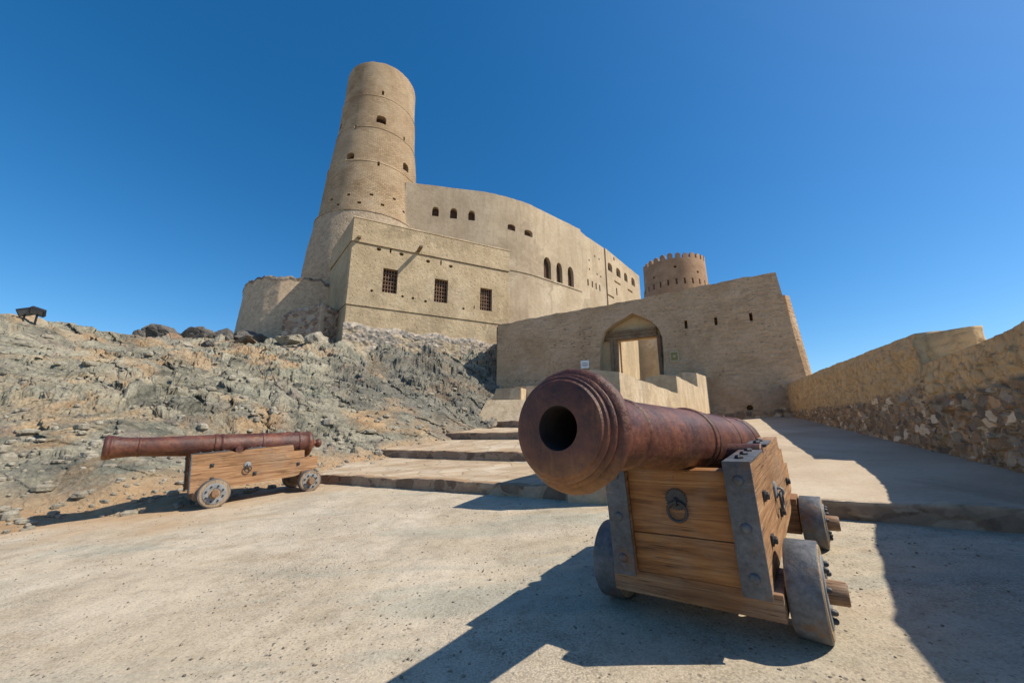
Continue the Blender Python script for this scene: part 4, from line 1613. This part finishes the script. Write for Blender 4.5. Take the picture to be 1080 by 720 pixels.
# ------------------------------------------------------------------ low bastion left of the block house, and its rubble pier
bas = thing('low_bastion', 'low rounded pinkish plaster bastion with a broken stone rim', 'bastion', (-17, 31, 8))
plan = []
cx0, cy0 = -17.6, 33.2
for q, z in (((349, 300), 0), ((330, 300), 0), ((312, 300), 0), ((296, 300), 0), ((282, 300), 0)):
    plan.append(at(*q, {349: 31.2, 330: 30.6, 312: 30.1, 296: 29.8, 282: 29.9}[q[0]]))
for q, Y_ in (((271, 300), 30.3), ((263.5, 300), 30.9), ((259.5, 300), 31.8), ((259.3, 300), 33.2)):
    plan.append(at(*q, Y_))
plan = plan[::-1]
zt_b = at(300, 291, 29.9).z
pts = [(p.x, p.y) for p in plan]
Lb = sum(math.hypot(pts[i + 1][0] - pts[i][0], pts[i + 1][1] - pts[i][1]) for i in range(len(pts) - 1))
me = strip_wall(pts, lambda s: 5.5, lambda s: zt_b + .35 * float(fbm(np.array([s * 1.1]), np.array([.3]), 15, 4)[0]), 1.0, .07, .07, (.55, .35), .12,
                lambda S, H, T: np.clip((T - H - .24 - .25 * fbm(S * 1.2, H, 9, 3)) / .12, 0, 1), .018, seed=95, top_rough=.12, damp=.97)
# flare towards the foot
co = np.zeros(len(me.vertices) * 3, np.float32)
me.vertices.foreach_get('co', co)
co = co.reshape(-1, 3)
k = np.clip((zt_b - co[:, 2]) / 6, 0, 1)
co[:, 0] += (co[:, 0] - (-16.5)) * .06 * k
me.vertices.foreach_set('co', co.ravel())
link_mesh('wall', _rel(me, bas), M['bastion_r'] if 'bastion_r' in M else m_rubble('bastion_masonry', (.34, .26, .18), (.50, .375, .255), [(0, (.07, .06, .055)), (.5, (.16, .13, .11)), (1, (.30, .25, .2))]), bas, smooth=True)

pier = thing('rubble_pier', 'squat pier of brown rubble masonry in front of the low bastion', 'pier', at(325, 357, 27.4))
q0 = at(297.5, 345, 27.6)
q1 = at(338.5, 345, 26.9)
q2 = at(349, 345, 27.6)
zp0, zp1 = at(299, 331, 27.6).z, at(338, 319.5, 26.9).z
L1_ = math.hypot(q1.x - q0.x, q1.y - q0.y)
me = strip_wall([(q0.x, q0.y), (q1.x, q1.y)], lambda s: 6.3, lambda s: float(np.interp(s, [0, .5, L1_ * .7, L1_], [zp0 - .1, zp0 + .15, zp1 - .15, zp1])), .8, .05, .05, (.5, .36), .10,
                lambda S, H, T: np.clip((S - L1_ + .22) / .08, 0, 1) * .8, .05, seed=97, top_rough=.06)
link_mesh('front_face', _rel(me, pier), M['pier'], pier, smooth=True)
me = strip_wall([(q1.x, q1.y), (q2.x + .4, q2.y + .6)], lambda s: 6.3, lambda s: zp1 - .25 * s, .8, .05, .05, (.5, .36), .10,
                lambda S, H, T: np.clip((.18 - S) / .08, 0, 1) * .8, .05, seed=98, top_rough=.06)
link_mesh('side_face', _rel(me, pier), M['pier'], pier, smooth=True)

# ------------------------------------------------------------------ rocky hill
ctrl = []


def cp(x, y, Y_):
    p = at(x, y, Y_)
    ctrl.append((p.x, p.y, p.z))


def cw(x, y, z):
    ctrl.append((x, y, z))


for q in ((0, 563), (45, 554), (95, 545), (126, 542), (165, 538), (199, 534)):
    p = on_ground(*q)
    cw(p.x, p.y, p.z + .03)
for q, Y_ in (((250, 522), 9.0), ((300, 508), 10.2), ((338, 494), 11.2), ((362, 488), 12.6), ((398, 476), 14.4), ((430, 466), 16.2), ((468, 457), 18.2), ((497, 447), 21.4)):
    cp(*q, Y_)
for q, Y_ in (((0, 500), 8.0), ((60, 515), 8.15), ((118, 512), 8.25), ((160, 510), 8.75), ((200, 508), 9.2), ((90, 490), 8.7), ((160, 488), 9.4), ((240, 490), 10.4), ((310, 478), 12.3), ((360, 470), 14.0), ((430, 452), 17.0), ((470, 436), 20.2),
              ((0, 430), 10.8), ((100, 430), 11.6), ((200, 430), 12.8), ((290, 435), 14.2), ((360, 435), 16.6), ((420, 428), 19.4), ((470, 413), 23.2), ((505, 410), 26.4), ((516, 404), 28.0), ((520, 418), 25.2),
              ((0, 385), 12.6), ((100, 385), 14.4), ((200, 388), 16.8), ((290, 392), 19.0), ((360, 395), 21.6), ((415, 403), 23.6), ((468, 402), 25.8), ((505, 397), 28.2),
              ((0, 352), 14.4), ((70, 362), 16.2), ((140, 364), 19.5), ((220, 366), 23.4), ((300, 370), 24.6), ((345, 372), 24.8), ((390, 375), 26.6), ((440, 378), 28.0), ((490, 380), 29.6),
              ((0, 334), 15.4), ((28, 335), 16.0), ((60, 345), 18.0), ((95, 347.5), 20.0), ((130, 353), 22.5), ((170, 358), 25.0), ((210, 359), 26.8), ((250, 360), 28.4), ((300, 360), 27.4), ((345, 361), 26.4)):
    cp(*q, Y_)
for t_ in (0.2, 3, 6, 9, 11.5):
    p = blk_at(t_, 0, .35)
    cw(p.x, p.y, blk(365, 361)[1] - .1 + .04 * t_)
    p = blk_at(t_, 0, -4)
    cw(p.x, p.y, blk(365, 361)[1] + .3)
for p in ((-30, 20, 7.4), (-40, 30, 9.0), (-22, 34, 8.8), (-30, 44, 8.5), (-14, 9, 1.0), (-18, 10, 2.6), (-16, 4, .2), (-26, 6, 2.0), (-40, 8, 4), (-12, 3, -.6), (-6, 5, -.8), (-2, 9, -.1), (1, 14, .0), (1, 20, .6), (2, 26, 1.6), (2, 31, 2.8), (4, 36, 4), (-4, 44, 8)):
    cw(*p)
ctrl = np.array(ctrl)
n_c = len(ctrl)
Dm = np.hypot(ctrl[:, None, 0] - ctrl[None, :, 0], ctrl[:, None, 1] - ctrl[None, :, 1])
Am = np.zeros((n_c + 3, n_c + 3))
Am[:n_c, :n_c] = Dm + np.eye(n_c) * .12
Am[:n_c, n_c] = 1
Am[:n_c, n_c + 1:] = ctrl[:, :2]
Am[n_c, :n_c] = 1
Am[n_c + 1:, :n_c] = ctrl[:, :2].T
wts = np.linalg.solve(Am, np.concatenate([ctrl[:, 2], [0, 0, 0]]))


def hill_base(x, y):
    out = np.full(x.shape, wts[n_c]) + wts[n_c + 1] * x + wts[n_c + 2] * y
    for i in range(n_c):
        out = out + wts[i] * np.hypot(x - ctrl[i, 0], y - ctrl[i, 1])
    return out


def hill_full(X, Y):
    Zb = hill_base(X, Y)
    up = np.clip((Zb - (GA * X + GB * Y)) / .9, 0, 1)
    # beds dipping to one side, broken into blocks of several sizes
    ca, sa = math.cos(R(38)), math.sin(R(38))
    U, V = ca * X + sa * Y, -sa * X + ca * Y
    wx, wy = .35 * fbm(X * .5, Y * .5, 2, 3), .35 * fbm(X * .5 + 9, Y * .5, 3, 3)
    b1 = blocky(U * .42 + wx, V * .85 + wy, 101)
    b2 = blocky(U * 1.1 + wx, V * 2.2 + wy, 103)
    b3 = blocky(U * 3.1, V * 5.5, 107)
    b4 = blocky(U * 8, V * 12, 109)
    rid = 0.5 - np.abs(fbm(U * .35, V * 1.0, 113, 4))
    amp = .35 + .65 * np.clip((Y - 8) / 16, 0, 1)
    loc = np.clip(.60 + 1.5 * fbm(X * .22, Y * .22, 121, 3), .12, 1.35)
    d = loc * amp * (.62 * b1 + .52 * b2 + .20 * b3 + .45 * (rid - .3)) + .055 * b4 * loc + .05 * fbm(X * 3, Y * 3, 131, 4)
    # long beds stepping across the slope
    bed = (V * .55 + .5 * fbm(X * .3, Y * .3, 181, 3)) % 1.0
    d = d + amp * .28 * loc * (np.where(bed < .82, bed * .6, (1 - bed) * 2.7) - .25)
    # the steep dark outcrop right under the block house
    oc = np.exp(-((X + 6) ** 2 / 14 + (Y - 26.5) ** 2 / 8))
    d = d + oc * (.55 * blocky(U * .8, V * .9, 141) + .25 * b2)
    sandm = np.clip(1.15 - np.clip((Zb - (GA * X + GB * Y)) / .58, 0, 9), 0, 1)
    f1, f2, rr, _, _ = cells(U * 1.1 + wx, V * 2.2 + wy, 103)
    f1b, f2b, rr2, _, _ = cells(U * 3.1, V * 5.5, 107)
    return Zb + d * up, sandm, .5 * rr + .5 * rr2, up


ang = np.linspace(R(-67), R(4.2), 1050)
rad = np.concatenate([5.2 * (30 / 5.2) ** np.linspace(0, 1, 640), np.linspace(30.3, 60, 50)])
AA, RR = np.meshgrid(ang, rad, indexing='ij')
X, Y = RR * np.sin(AA), RR * np.cos(AA)
Zh, sandm, rnd, up = hill_full(X, Y)
# rock faces lean and overhang a little instead of standing straight up
lean = np.clip(up, 0, 1) * (.35 + .02 * Y)
X = X + lean * (.26 * blocky(X * .9, Y * .9 + Zh * 1.3, 171) + .07 * blocky(X * 2.6 + Zh * 2, Y * 2.6 + Zh * 3, 173) + .06 * fbm(X * 2 + Zh * 2, Y * 2 - Zh * 2, 175, 4))
Y = Y + lean * (.30 * blocky(X * .9 + Zh * 1.2, Y * .9, 177) + .08 * blocky(X * 2.6 - Zh * 2.4, Y * 2.6, 179))
sandn = np.clip(sandm * 1.3 + .8 * fbm(X * .9, Y * .9, 151, 3) * (sandm > .02), 0, 1)
# patches of ochre earth lying in hollows near the steps
sandn = np.maximum(sandn, np.clip((fbm(X * .35, Y * .5, 161, 4) - .34) * 3, 0, .6) * (Y < 24))
darkm = np.exp(-(np.clip(np.abs(X + 4.6) - 3.2, 0, 99) ** 2 / 3 + np.clip(np.abs(Y - 23.5) - 3.2, 0, 99) ** 2 / 6)) + .5 * fbm(X * .5, Y * .5, 191, 3)
me = grid_mesh(np.stack([X, Y, Zh], -1), {'sand': sandn, 'rnd': rnd, 'dark': np.clip(darkm, 0, .72)})
tag(link_mesh('rocky_hill', me, M['rock'], smooth=False), kind='structure')


gap = ground_height(GX, GY) - np.where((np.abs(GX) < 40) & (GY > 0) & (GY < 40), hill_base(np.clip(GX, -40, 40), np.clip(GY, 0, 40)), -9)
dirt = np.clip(1.1 - gap / .48 + 1.1 * fbm(GX * .8, GY * .8, 201, 4), 0, 1)
at_ = ground_mesh.attributes.new('dirt', 'FLOAT', 'POINT')
at_.data.foreach_set('value', dirt.astype(np.float32).ravel())


def hill_z(x, y):
    return float(hill_full(np.array([[x]], float), np.array([[y]], float))[0][0, 0])


# ------------------------------------------------------------------ boulders
def boulder(label, px, py, Y_, size, mat, seed, squash=(1, 1, 1), group=None, sink=.25):
    p = at(px, py, Y_)
    if py < 440:
        p.z = hill_z(p.x, p.y) + size * squash[2] * .30
    bm = bmesh.new()
    bmesh.ops.create_icosphere(bm, subdivisions=5, radius=1.0)
    rs = np.random.default_rng(seed)
    planes = rs.normal(size=(16, 3))
    planes /= np.linalg.norm(planes, axis=1)[:, None]
    offs = rs.uniform(.42, .85, 16)
    bm.verts.ensure_lookup_table()
    c = np.array([v.co[:] for v in bm.verts])
    for pl_, o_ in zip(planes, offs):
        k = c @ pl_
        c = c - pl_[None] * (np.clip(k - o_, 0, 9) * .97)[:, None]
    nz_ = fbm(c[:, 0] * 2.3 + seed, c[:, 1] * 2.3 + c[:, 2] * 1.7, seed, 5)
    n2_ = blocky(c[:, 0] * 1.9 + seed + c[:, 2], c[:, 1] * 1.9 + c[:, 2] * 1.3, seed)
    n3_ = blocky(c[:, 0] * 5 + seed + c[:, 2] * 2, c[:, 1] * 5 + c[:, 2] * 4, seed + 5)
    c = c * (1 + .14 * nz_ + .20 * n2_ + .06 * n3_)[:, None] * 1.3
    c = c * (np.array(squash) * size)[None]
    for v, q in zip(bm.verts, c):
        v.co = q
    o = link('boulder', bm, mat, smooth=True, sharp=28)
    o.location = p
    o.rotation_euler = (rs.uniform(-.2, .2), rs.uniform(-.2, .2), rs.uniform(0, 6))
    return tag(o, label, 'boulder', group)


g_b = 'boulders lying on the rocky hill'
boulder('big pale rounded boulder lying in front of the rubble pier', 308.5, 361.5, 26.3, .82, M['pale_boulder'], 3, (1.25, .9, .62), g_b)
boulder('pale wedge boulder resting at the foot of the pier corner', 336.5, 359, 26.2, .68, M['pale_boulder'], 5, (1.0, .9, .8), g_b)
boulder('lone pale square boulder on the open slope left of the bastion', 193, 371.5, 22.2, .5, M['pale_boulder'], 8, (1.2, .8, .75), g_b)
boulder('tallest dark boulder on the skyline beside the bastion', 213, 345, 28.5, .85, M['shaded_boulder'], 12, (1.2, 1, .9), g_b)
boulder('dark boulder touching the left edge of the bastion', 239, 347, 29.2, .95, M['shaded_boulder'], 14, (1.0, 1, 1.05), g_b)
boulder('broad low dark boulder at the left end of the skyline rocks', 167, 353.5, 26.5, .9, M['shaded_boulder'], 16, (1.3, 1, .68), g_b)
boulder('small dark pointed rock standing left of the skyline boulders', 146.5, 355.5, 25.0, .42, M['shaded_boulder'], 18, (.8, .8, 1.0), g_b)
boulder('reddish brown boulder between the dark skyline boulders', 184, 357.5, 26.2, .6, M['brown_boulder'], 22, (1.2, .9, .6), g_b)
boulder('black shaded boulder under the bastion wall', 275, 352.5, 28.6, 1.15, M['shaded_boulder'], 24, (1.5, .9, .62), g_b)
boulder('flat reddish boulder in front of the black shaded boulder', 262, 367, 25.6, .75, M['brown_boulder'], 26, (1.5, .9, .4), g_b)
boulder('small grey rock beside the lone pale square boulder', 218, 366, 23.6, .4, M['shaded_boulder'], 28, (1.0, .9, .9), g_b)
boulder('grey lump of stone lying at the foot of the stair cheek', 519, 446, 20.6, .26, M['pale_boulder'], 30, (1.0, .9, 1.2), g_b)

# ------------------------------------------------------------------ loose stones and grit (nobody could count them)
def scatter(name, spots, mat):
    V, Q = [], []
    tpl = bmesh.new()
    bmesh.ops.create_cube(tpl, size=1.0)
    bmesh.ops.bevel(tpl, geom=list(tpl.edges), offset=.25, segments=1, affect='EDGES')
    bmesh.ops.triangulate(tpl, faces=[f for f in tpl.faces if len(f.verts) != 4])
    tv = np.array([v.co[:] for v in tpl.verts])
    tpl.verts.index_update()
    faces = [[v.index for v in f.verts] for f in tpl.faces]
    tpl.free()
    allv, allf = [], []
    off = 0
    for (x, y, z, s) in spots:
        th = RNG.uniform(0, 6.28)
        sc_ = s * RNG.uniform(.6, 1.3, 3)
        sc_[2] *= .7
        p = tv * sc_ * (1 + RNG.uniform(-.12, .12, tv.shape))
        c, sn = math.cos(th), math.sin(th)
        q = np.stack([p[:, 0] * c - p[:, 1] * sn + x, p[:, 0] * sn + p[:, 1] * c + y, p[:, 2] + z], 1)
        allv.append(q)
        allf += [[i + off for i in f] for f in faces]
        off += len(tv)
    me = bpy.data.meshes.new(name)
    me.from_pydata(np.concatenate(allv).tolist(), [], allf)
    me.update()
    o = link_mesh(name, me, mat)
    return tag(o, kind='stuff')


spots = []
while len(spots) < 6500:
    y = 1.2 + 9 * RNG.random() ** 1.5
    x = RNG.uniform(-1.35, .95) * (y + .5)
    if y > kerb_y(x) - .12 or x > 4.4:
        continue
    if vnoise(np.array([x * .8]), np.array([y * .8]), 5)[0] + .5 < RNG.random() * .8:
        continue
    s = .004 + .013 * RNG.random() ** 4
    spots.append((x, y, gz(x, y) + s * .1, s))
scatter('pebbles', spots, M['pebble'])
spots = []
for i in range(4200):
    a = RNG.uniform(R(-58), R(-2))
    r_ = 8 + 17 * RNG.random() ** 1.6
    spots.append([r_ * math.sin(a), r_ * math.cos(a)])
sp = np.array(spots)
zz, sm, _, upm = hill_full(sp[:, 0], sp[:, 1])
keep = zz > GA * sp[:, 0] + GB * sp[:, 1] - .02
sizes = .03 + .11 * RNG.random(len(sp)) ** 3 + .26 * RNG.random(len(sp)) ** 14
scatter('loose_stones', [(x, y, z + s * .15, s) for (x, y), z, s, k in zip(sp, zz, sizes, keep) if k], M['pale_boulder'])

# ------------------------------------------------------------------ floodlight on the hill crest
fp = at(30, 333.5, 15.7)
fl = thing('floodlight', 'pair of black floodlight heads standing on the hill crest', 'floodlight', (fp.x, fp.y, fp.z - .1))
for k, (dx, dyaw, dz_) in enumerate(((-.17, .25, .24), (.22, -.1, .28))):
    bm = bmesh.new()
    add_box(bm, -.23, .23, -.07, .07, -.16, .16, .015)
    for i in range(6):
        add_box(bm, -.19 + i * .07, -.175 + i * .07, .075, .11, -.13, .13)
    bmesh.ops.rotate(bm, matrix=Matrix.Rotation(R(38), 3, 'X'), verts=bm.verts)
    bmesh.ops.rotate(bm, matrix=Matrix.Rotation((-.42, .30)[k], 3, 'Y'), verts=bm.verts)
    bmesh.ops.rotate(bm, matrix=Matrix.Rotation(dyaw + .5, 3, 'Z'), verts=bm.verts)
    bmesh.ops.translate(bm, vec=Vector((dx, k * .1, dz_ + .05)) + fl.location, verts=bm.verts)
    hd_ = link('lamp_head', bm, M['lamp_black'], fl)
    bm = bmesh.new()
    add_box(bm, -.2, .2, -.076, -.0715, -.13, .13)
    bmesh.ops.rotate(bm, matrix=Matrix.Rotation(R(38), 3, 'X'), verts=bm.verts)
    bmesh.ops.rotate(bm, matrix=Matrix.Rotation((-.42, .30)[k], 3, 'Y'), verts=bm.verts)
    bmesh.ops.rotate(bm, matrix=Matrix.Rotation(dyaw + .5, 3, 'Z'), verts=bm.verts)
    bmesh.ops.translate(bm, vec=Vector((dx, k * .1, dz_ + .05)), verts=bm.verts)
    link('lamp_glass', bm, M['lamp_glass'], hd_, offset=False)
    bm = bmesh.new()
    add_box(bm, dx - .03, dx + .03, k * .1 - .02, k * .1 + .02, -.25, dz_)
    bmesh.ops.translate(bm, vec=fl.location, verts=bm.verts)
    link('post', bm, M['lamp_black'], fl)

# ------------------------------------------------------------------ the two cannons
def seat(o, x, y, psi, scale, dz=0.0):
    """stand a cannon on the sloping court: local x = towards the muzzle, z = up from the ground"""
    G = Vector((GA, GB, 0))
    nz_ = Vector((-GA, -GB, 1)).normalized()
    fu = Vector((math.sin(psi), -math.cos(psi), 0))
    fu.z = fu.dot(G)
    fu.normalize()
    fv = nz_.cross(fu)
    m = Matrix((fu, fv, nz_)).transposed().to_4x4()
    o.matrix_world = Matrix.Translation((x, y, gz(x, y) + dz)) @ m @ Matrix.Scale(scale, 4)


TRU = -.37                                          # trunnion along the barrel
can = thing('cannon', 'large rusty cannon on an oak truck carriage, muzzle close to the viewer', 'cannon', (0, 0, 0), 'old cannons in the forecourt')

def local(name, bm, mat, parent, **kw):
    return link(name, bm, mat, parent, offset=False, **kw)


# barrel, turned about its trunnions
rings = [(1.5225, .079), (1.5225, .164), (1.5205, .170), (1.515, .174), (1.511, .176), (1.508, .186), (1.503, .190), (1.497, .189), (1.494, .179), (1.490, .176), (1.485, .179), (1.482, .194), (1.476, .202), (1.468, .203), (1.465, .196), (1.462, .188), (1.455, .188), (1.452, .198), (1.447, .214), (1.437, .225), (1.424, .229), (1.412, .228), (1.405, .222), (1.402, .205), (1.398, .192), (1.385, .183), (1.355, .173), (1.325, .166), (1.29, .160), (1.22, .155), (1.1, .1515), (1.013, .1505), (1.008, .156), (1.0, .160), (.988, .161), (.977, .159), (.972, .153), (.95, .154), (.5, .173), (.0, .1935), (-.012, .194), (-.017, .204), (-.03, .208), (-.06, .208), (-.075, .204), (-.08, .199), (-.12, .200), (-.125, .206), (-.15, .207), (-.165, .206), (-.17, .2015), (-.5, .209), (-.77, .2155), (-.775, .222), (-.79, .2245), (-.82, .2235), (-.825, .217), (-1.1, .224), (-1.42, .233), (-1.425, .241), (-1.45, .245), (-1.48, .244), (-1.485, .237), (-1.60, .240), (-1.61, .250), (-1.635, .254), (-1.665, .252), (-1.68, .243), (-1.69, .22), (-1.71, .19), (-1.74, .13), (-1.755, .085), (-1.765, .062), (-1.79, .055), (-1.805, .06), (-1.82, .078), (-1.85, .092), (-1.885, .09), (-1.91, .072), (-1.925, .04), (-1.93, 0)]
def barrel_bm(rings):
    bm = bmesh.new()
    add_lathe(bm, [(a - TRU, r) for a, r in rings], 'x', 112)
    for v in bm.verts:
        rr = math.hypot(v.co.y, v.co.z)
        if rr > .02:
            a = math.atan2(v.co.z, v.co.y)
            q = float(fbm(np.array([a * 7 + 40]), np.array([v.co.x * 14]), 17, 4)[0])
            k = 1 + (.010 * q if v.co.x - .0 < 1.33 - TRU else .016 * q)
            if v.co.x > 1.49 - TRU:
                k = 1 + .004 * q
            v.co.y *= k
            v.co.z *= k
    return bm


bm = barrel_bm(rings)
barrel = local('barrel', bm, M['rust'], can, smooth=True, sharp=33)
bm = bmesh.new()
add_lathe(bm, [(1.5225 - TRU, .079), (1.512 - TRU, .074), (.5 - TRU, .073), (.4 - TRU, .05), (.38 - TRU, 0)], 'x', 64)
local('bore', bm, M['bore'], barrel, smooth=True, sharp=60)
for s in (-1, 1):
    bm = bmesh.new()
    add_lathe(bm, [(s * .12, .064), (s * .385, .062), (s * .392, .056), (s * .393, 0)], 'y', 36, (0, 0, -.085))
    local('trunnion', bm, M['rust'], barrel, smooth=True, sharp=40)
bm = bmesh.new()
add_box(bm, -1.30 - TRU, -1.22 - TRU, -.035, .035, .221, .245, .008)
local('vent_patch', bm, M['rust'], barrel)


def pose_barrel(b, el, z_tr):
    b.location = (TRU, 0, z_tr)
    b.rotation_euler = (0, -el, 0)


pose_barrel(barrel, .116, 1.19 - (1.5225 - TRU) * .116)

UC, CO, CI = .3175, .405, .28
planks = [([(UC, .275), (UC, .475), (-1.72, .475), (-1.72, .43), (-1.60, .40), (-1.30, .315), (-.2, .285)],),
          ([(UC, .478), (UC, .655), (-1.72, .645), (-1.72, .478)],),
          ([(UC, .658), (UC, .80), (-1.47, .795), (-1.47, .66), (-1.0, .655)],),
          ([(UC, .803), (UC, .905), (-.255, .908), (-.30, .885), (-.37, .865), (-.44, .885), (-.485, .91), (-1.26, .915), (-1.28, .80)],)]
for s in (1, -1):
    bm = bmesh.new()
    for (pl_,) in planks:
        v0, v1 = (CI, CO) if s > 0 else (-CO, -CI)
        vs = add_prism(bm, [(a, v0 + .0015, z) for a, z in pl_], (0, v1 - v0 - .003, 0))
    bmesh.ops.bevel(bm, geom=[e for e in bm.edges if e.calc_face_angle(0) > .6], offset=.006, segments=2, affect='EDGES')
    ch = local('cheek', bm, M['wood'], can, smooth=True, sharp=40)
    v0, v1 = (CI, CO) if s > 0 else (-CO, -CI)
    # iron strap down the front and over the top
    bm = bmesh.new()
    add_box(bm, UC + .001, UC + .016, v0 - .004, v1 + .004, .265, .925, .004)
    add_box(bm, -.22, UC + .0005, v0 - .004, v1 + .004, .911, .924, .004)
    st = local('front_strap', bm, M['iron'], ch, smooth=True, sharp=40)
    bm = bmesh.new()
    add_box(bm, -.78, -.50, v0 - .002, v1 + .002, .918, .931, .004)
    local('cap_plate', bm, M['iron'], ch, smooth=True, sharp=40)
    vc = (v0 + v1) / 2
    for z in (.83, .595, .36):
        bm = bmesh.new()
        add_lathe(bm, [(UC + .013, .027), (UC + .020, .026), (UC + .027, .020), (UC + .031, .010), (UC + .032, 0)], 'x', 20, (0, vc, z))
        local('bolt', bm, M['iron'], ch, smooth=True)
    for uu in (.20, .03, -.14, -.56, -.70):
        bm = bmesh.new()
        zz_ = .922 if uu > -.4 else .929
        add_lathe(bm, [(zz_, .025), (zz_ + .012, .024), (zz_ + .02, .017), (zz_ + .023, 0)], 'z', 6, (uu, vc, 0))
        local('bolt', bm, M['bolt'], ch)
    so_ = v1 if s > 0 else v0
    for (uu, z) in ((.03, .70), (-1.36, .545), (.02, .465), (-.62, .47)):
        bm = bmesh.new()
        add_box(bm, uu - .028, uu + .028, min(so_, so_ + s * .012), max(so_, so_ + s * .012), z - .028, z + .028, .003)
        add_lathe(bm, [(so_ + s * .012, .021), (so_ + s * .026, .021), (so_ + s * .030, .015), (so_ + s * .031, 0)], 'y', 6, (uu, 0, z))
        local('bolt', bm, M['bolt'], ch)
    # side eye with its ring
    bm = bmesh.new()
    uu, z = -.50, .635
    add_lathe(bm, [(so_, .055), (so_ + s * .010, .054), (so_ + s * .014, .045), (so_ + s * .016, 0)], 'y', 24, (uu, 0, z))
    add_torus(bm, (uu, so_ + s * .025, z - .01), .022, .009, 'x', 20, 8)
    local('ring_plate', bm, M['plate'], ch, smooth=True, sharp=40)
    bm = bmesh.new()
    add_torus(bm, (uu, so_ + s * .032, z - .068), .055, .0085, 'y', 32, 8)
    local('ring', bm, M['bolt'], ch, smooth=True)

# transom boards between the cheeks
bm = bmesh.new()
for z0_, z1_, o_ in ((.505, .868, 0), (.285, .502, .004)):
    add_box(bm, UC - .14, UC - .035 + o_, -CI + .002, CI - .002, z0_, z1_, .006)
tr = local('transom', bm, M['wood_front'], can, smooth=True, sharp=40)
bm = bmesh.new()
pts = []
for i in range(48):
    a = 2 * math.pi * i / 48
    r_ = .062 if i % 2 else .052
    pts.append((UC - .034, r_ * math.cos(a), .705 + r_ * math.sin(a)))
add_prism(bm, pts, (.009, 0, 0))
add_torus(bm, (UC - .016, 0, .695), .017, .008, 'y', 18, 8)
local('rosette', bm, M['bolt'], tr, smooth=True, sharp=30)
bm = bmesh.new()
add_torus(bm, (UC - .012, 0.002, .642), .052, .0085, 'x', 36, 10)
local('ring', bm, M['bolt'], tr, smooth=True)
# bed and quoin under the breech
bm = bmesh.new()
add_box(bm, -1.65, -.35, -CI + .004, CI - .004, .40, .49, .006)
local('stool_bed', bm, M['wood'], can)
bm = bmesh.new()
add_prism(bm, [(-1.66, -.10, .492), (-1.0, -.10, .492), (-1.0, -.10, .56), (-1.66, -.10, .74)], (0, .20, 0))
local('quoin', bm, M['wood'], can)
# axles
for uu, D_, zt_a in ((0, .469, .283), (-1.53, .40, .40)):
    bm = bmesh.new()
    zc = D_ / 2
    add_box(bm, uu - .12, uu + .27 if uu == 0 else uu + .12, -.445, .445, .15 if uu == 0 else .12, zt_a - .004 if uu == 0 else .395, .008)
    add_lathe(bm, [(-.70, 0), (-.70, .050), (-.692, .056), (-.60, .058), (.60, .058), (.692, .056), (.70, .050), (.70, 0)], 'y', 28, (uu, 0, zc))
    local('axle', bm, M['axle_wood'], can, smooth=True, sharp=40)
# wheels
TH = .156
for uu, D_ in ((0, .469), (-1.53, .40)):
    for s in (1, -1):
        r_ = D_ / 2
        vi, vo = .609 - TH, .609
        a, b = (vi, vo) if s > 0 else (-vo, -vi)
        bm = bmesh.new()
        add_lathe(bm, [(a, .06), (a, r_ - .02), (a + .008, r_ - .0125), (b - .008, r_ - .0125), (b, r_ - .02), (b, .06)], 'y', 72, (uu, 0, r_), close=True)
        wh = local('wheel', bm, M['wheel_wood'], can, smooth=True, sharp=40)
        bm = bmesh.new()
        add_lathe(bm, [(a + .006, r_ - .012), (a + .006, r_ - .002), (a + .010, r_), (b - .010, r_), (b - .006, r_ - .002), (b - .006, r_ - .012)], 'y', 72, (uu, 0, r_), close=True)
        local('tyre', bm, M['iron'], wh, smooth=True, sharp=40)
        so_ = s * vo
        bm = bmesh.new()
        add_lathe(bm, [(so_ - s * .002, .088), (so_ + s * .007, .089), (so_ + s * .008, .093), (so_ + s * .008, r_ * .70), (so_ + s * .007, r_ * .715), (so_ - s * .002, r_ * .72)], 'y', 56, (uu, 0, r_))
        hp = local('hub_plate', bm, M['plate'], wh, smooth=True, sharp=40)
        for k in range(8):
            t_ = 2 * math.pi * (k + .5) / 8
            rr = (.09 + r_ * .71) / 2
            bm = bmesh.new()
            add_lathe(bm, [(so_ + s * .007, .016), (so_ + s * .022, .015), (so_ + s * .03, .008), (so_ + s * .031, 0)], 'y', 10, (uu + rr * math.cos(t_), 0, r_ + rr * math.sin(t_)))
            local('wheel_bolt', bm, M['bolt'], wh, smooth=True, sharp=40)

seat(can, .935 * 1.25, 2.16 * 1.25, -.66, 1.0)


def copy_tree(o, parent=None):
    c = o.copy()
    C.objects.link(c)
    if parent is not None:
        c.parent = parent
    for ch in list(o.children):
        copy_tree(ch, c)
    return c


can2 = copy_tree(can)
can2['label'] = 'rusty cannon on a sunlit oak carriage standing side-on before the rocks'
seat(can2, -5.80, 8.12, -.81, 1.06, -.004)
for ch in can2.children:
    if ch.name.startswith('barrel'):
        for g_ in ch.children:
            if g_.name.startswith('bore'):
                g_.location.x = -.0975
        pose_barrel(ch, .075, 1.005)
        soft = [(1.425, .079), (1.425, .166), (1.418, .178), (1.408, .188), (1.395, .194), (1.375, .196), (1.365, .194), (1.36, .187), (1.345, .186), (1.34, .190), (1.325, .190), (1.318, .182), (1.26, .171), (1.18, .162), (1.1, .157)] + [q for q in rings if q[0] <= 1.013]
        m2 = bpy.data.meshes.new('barrel')
        b2 = barrel_bm(soft)
        bmesh.ops.recalc_face_normals(b2, faces=b2.faces)
        b2.to_mesh(m2)
        b2.free()
        m2.materials.append(M['rust'])
        m2.polygons.foreach_set('use_smooth', [True] * len(m2.polygons))
        m2.set_sharp_from_angle(angle=R(50))
        ch.data = m2
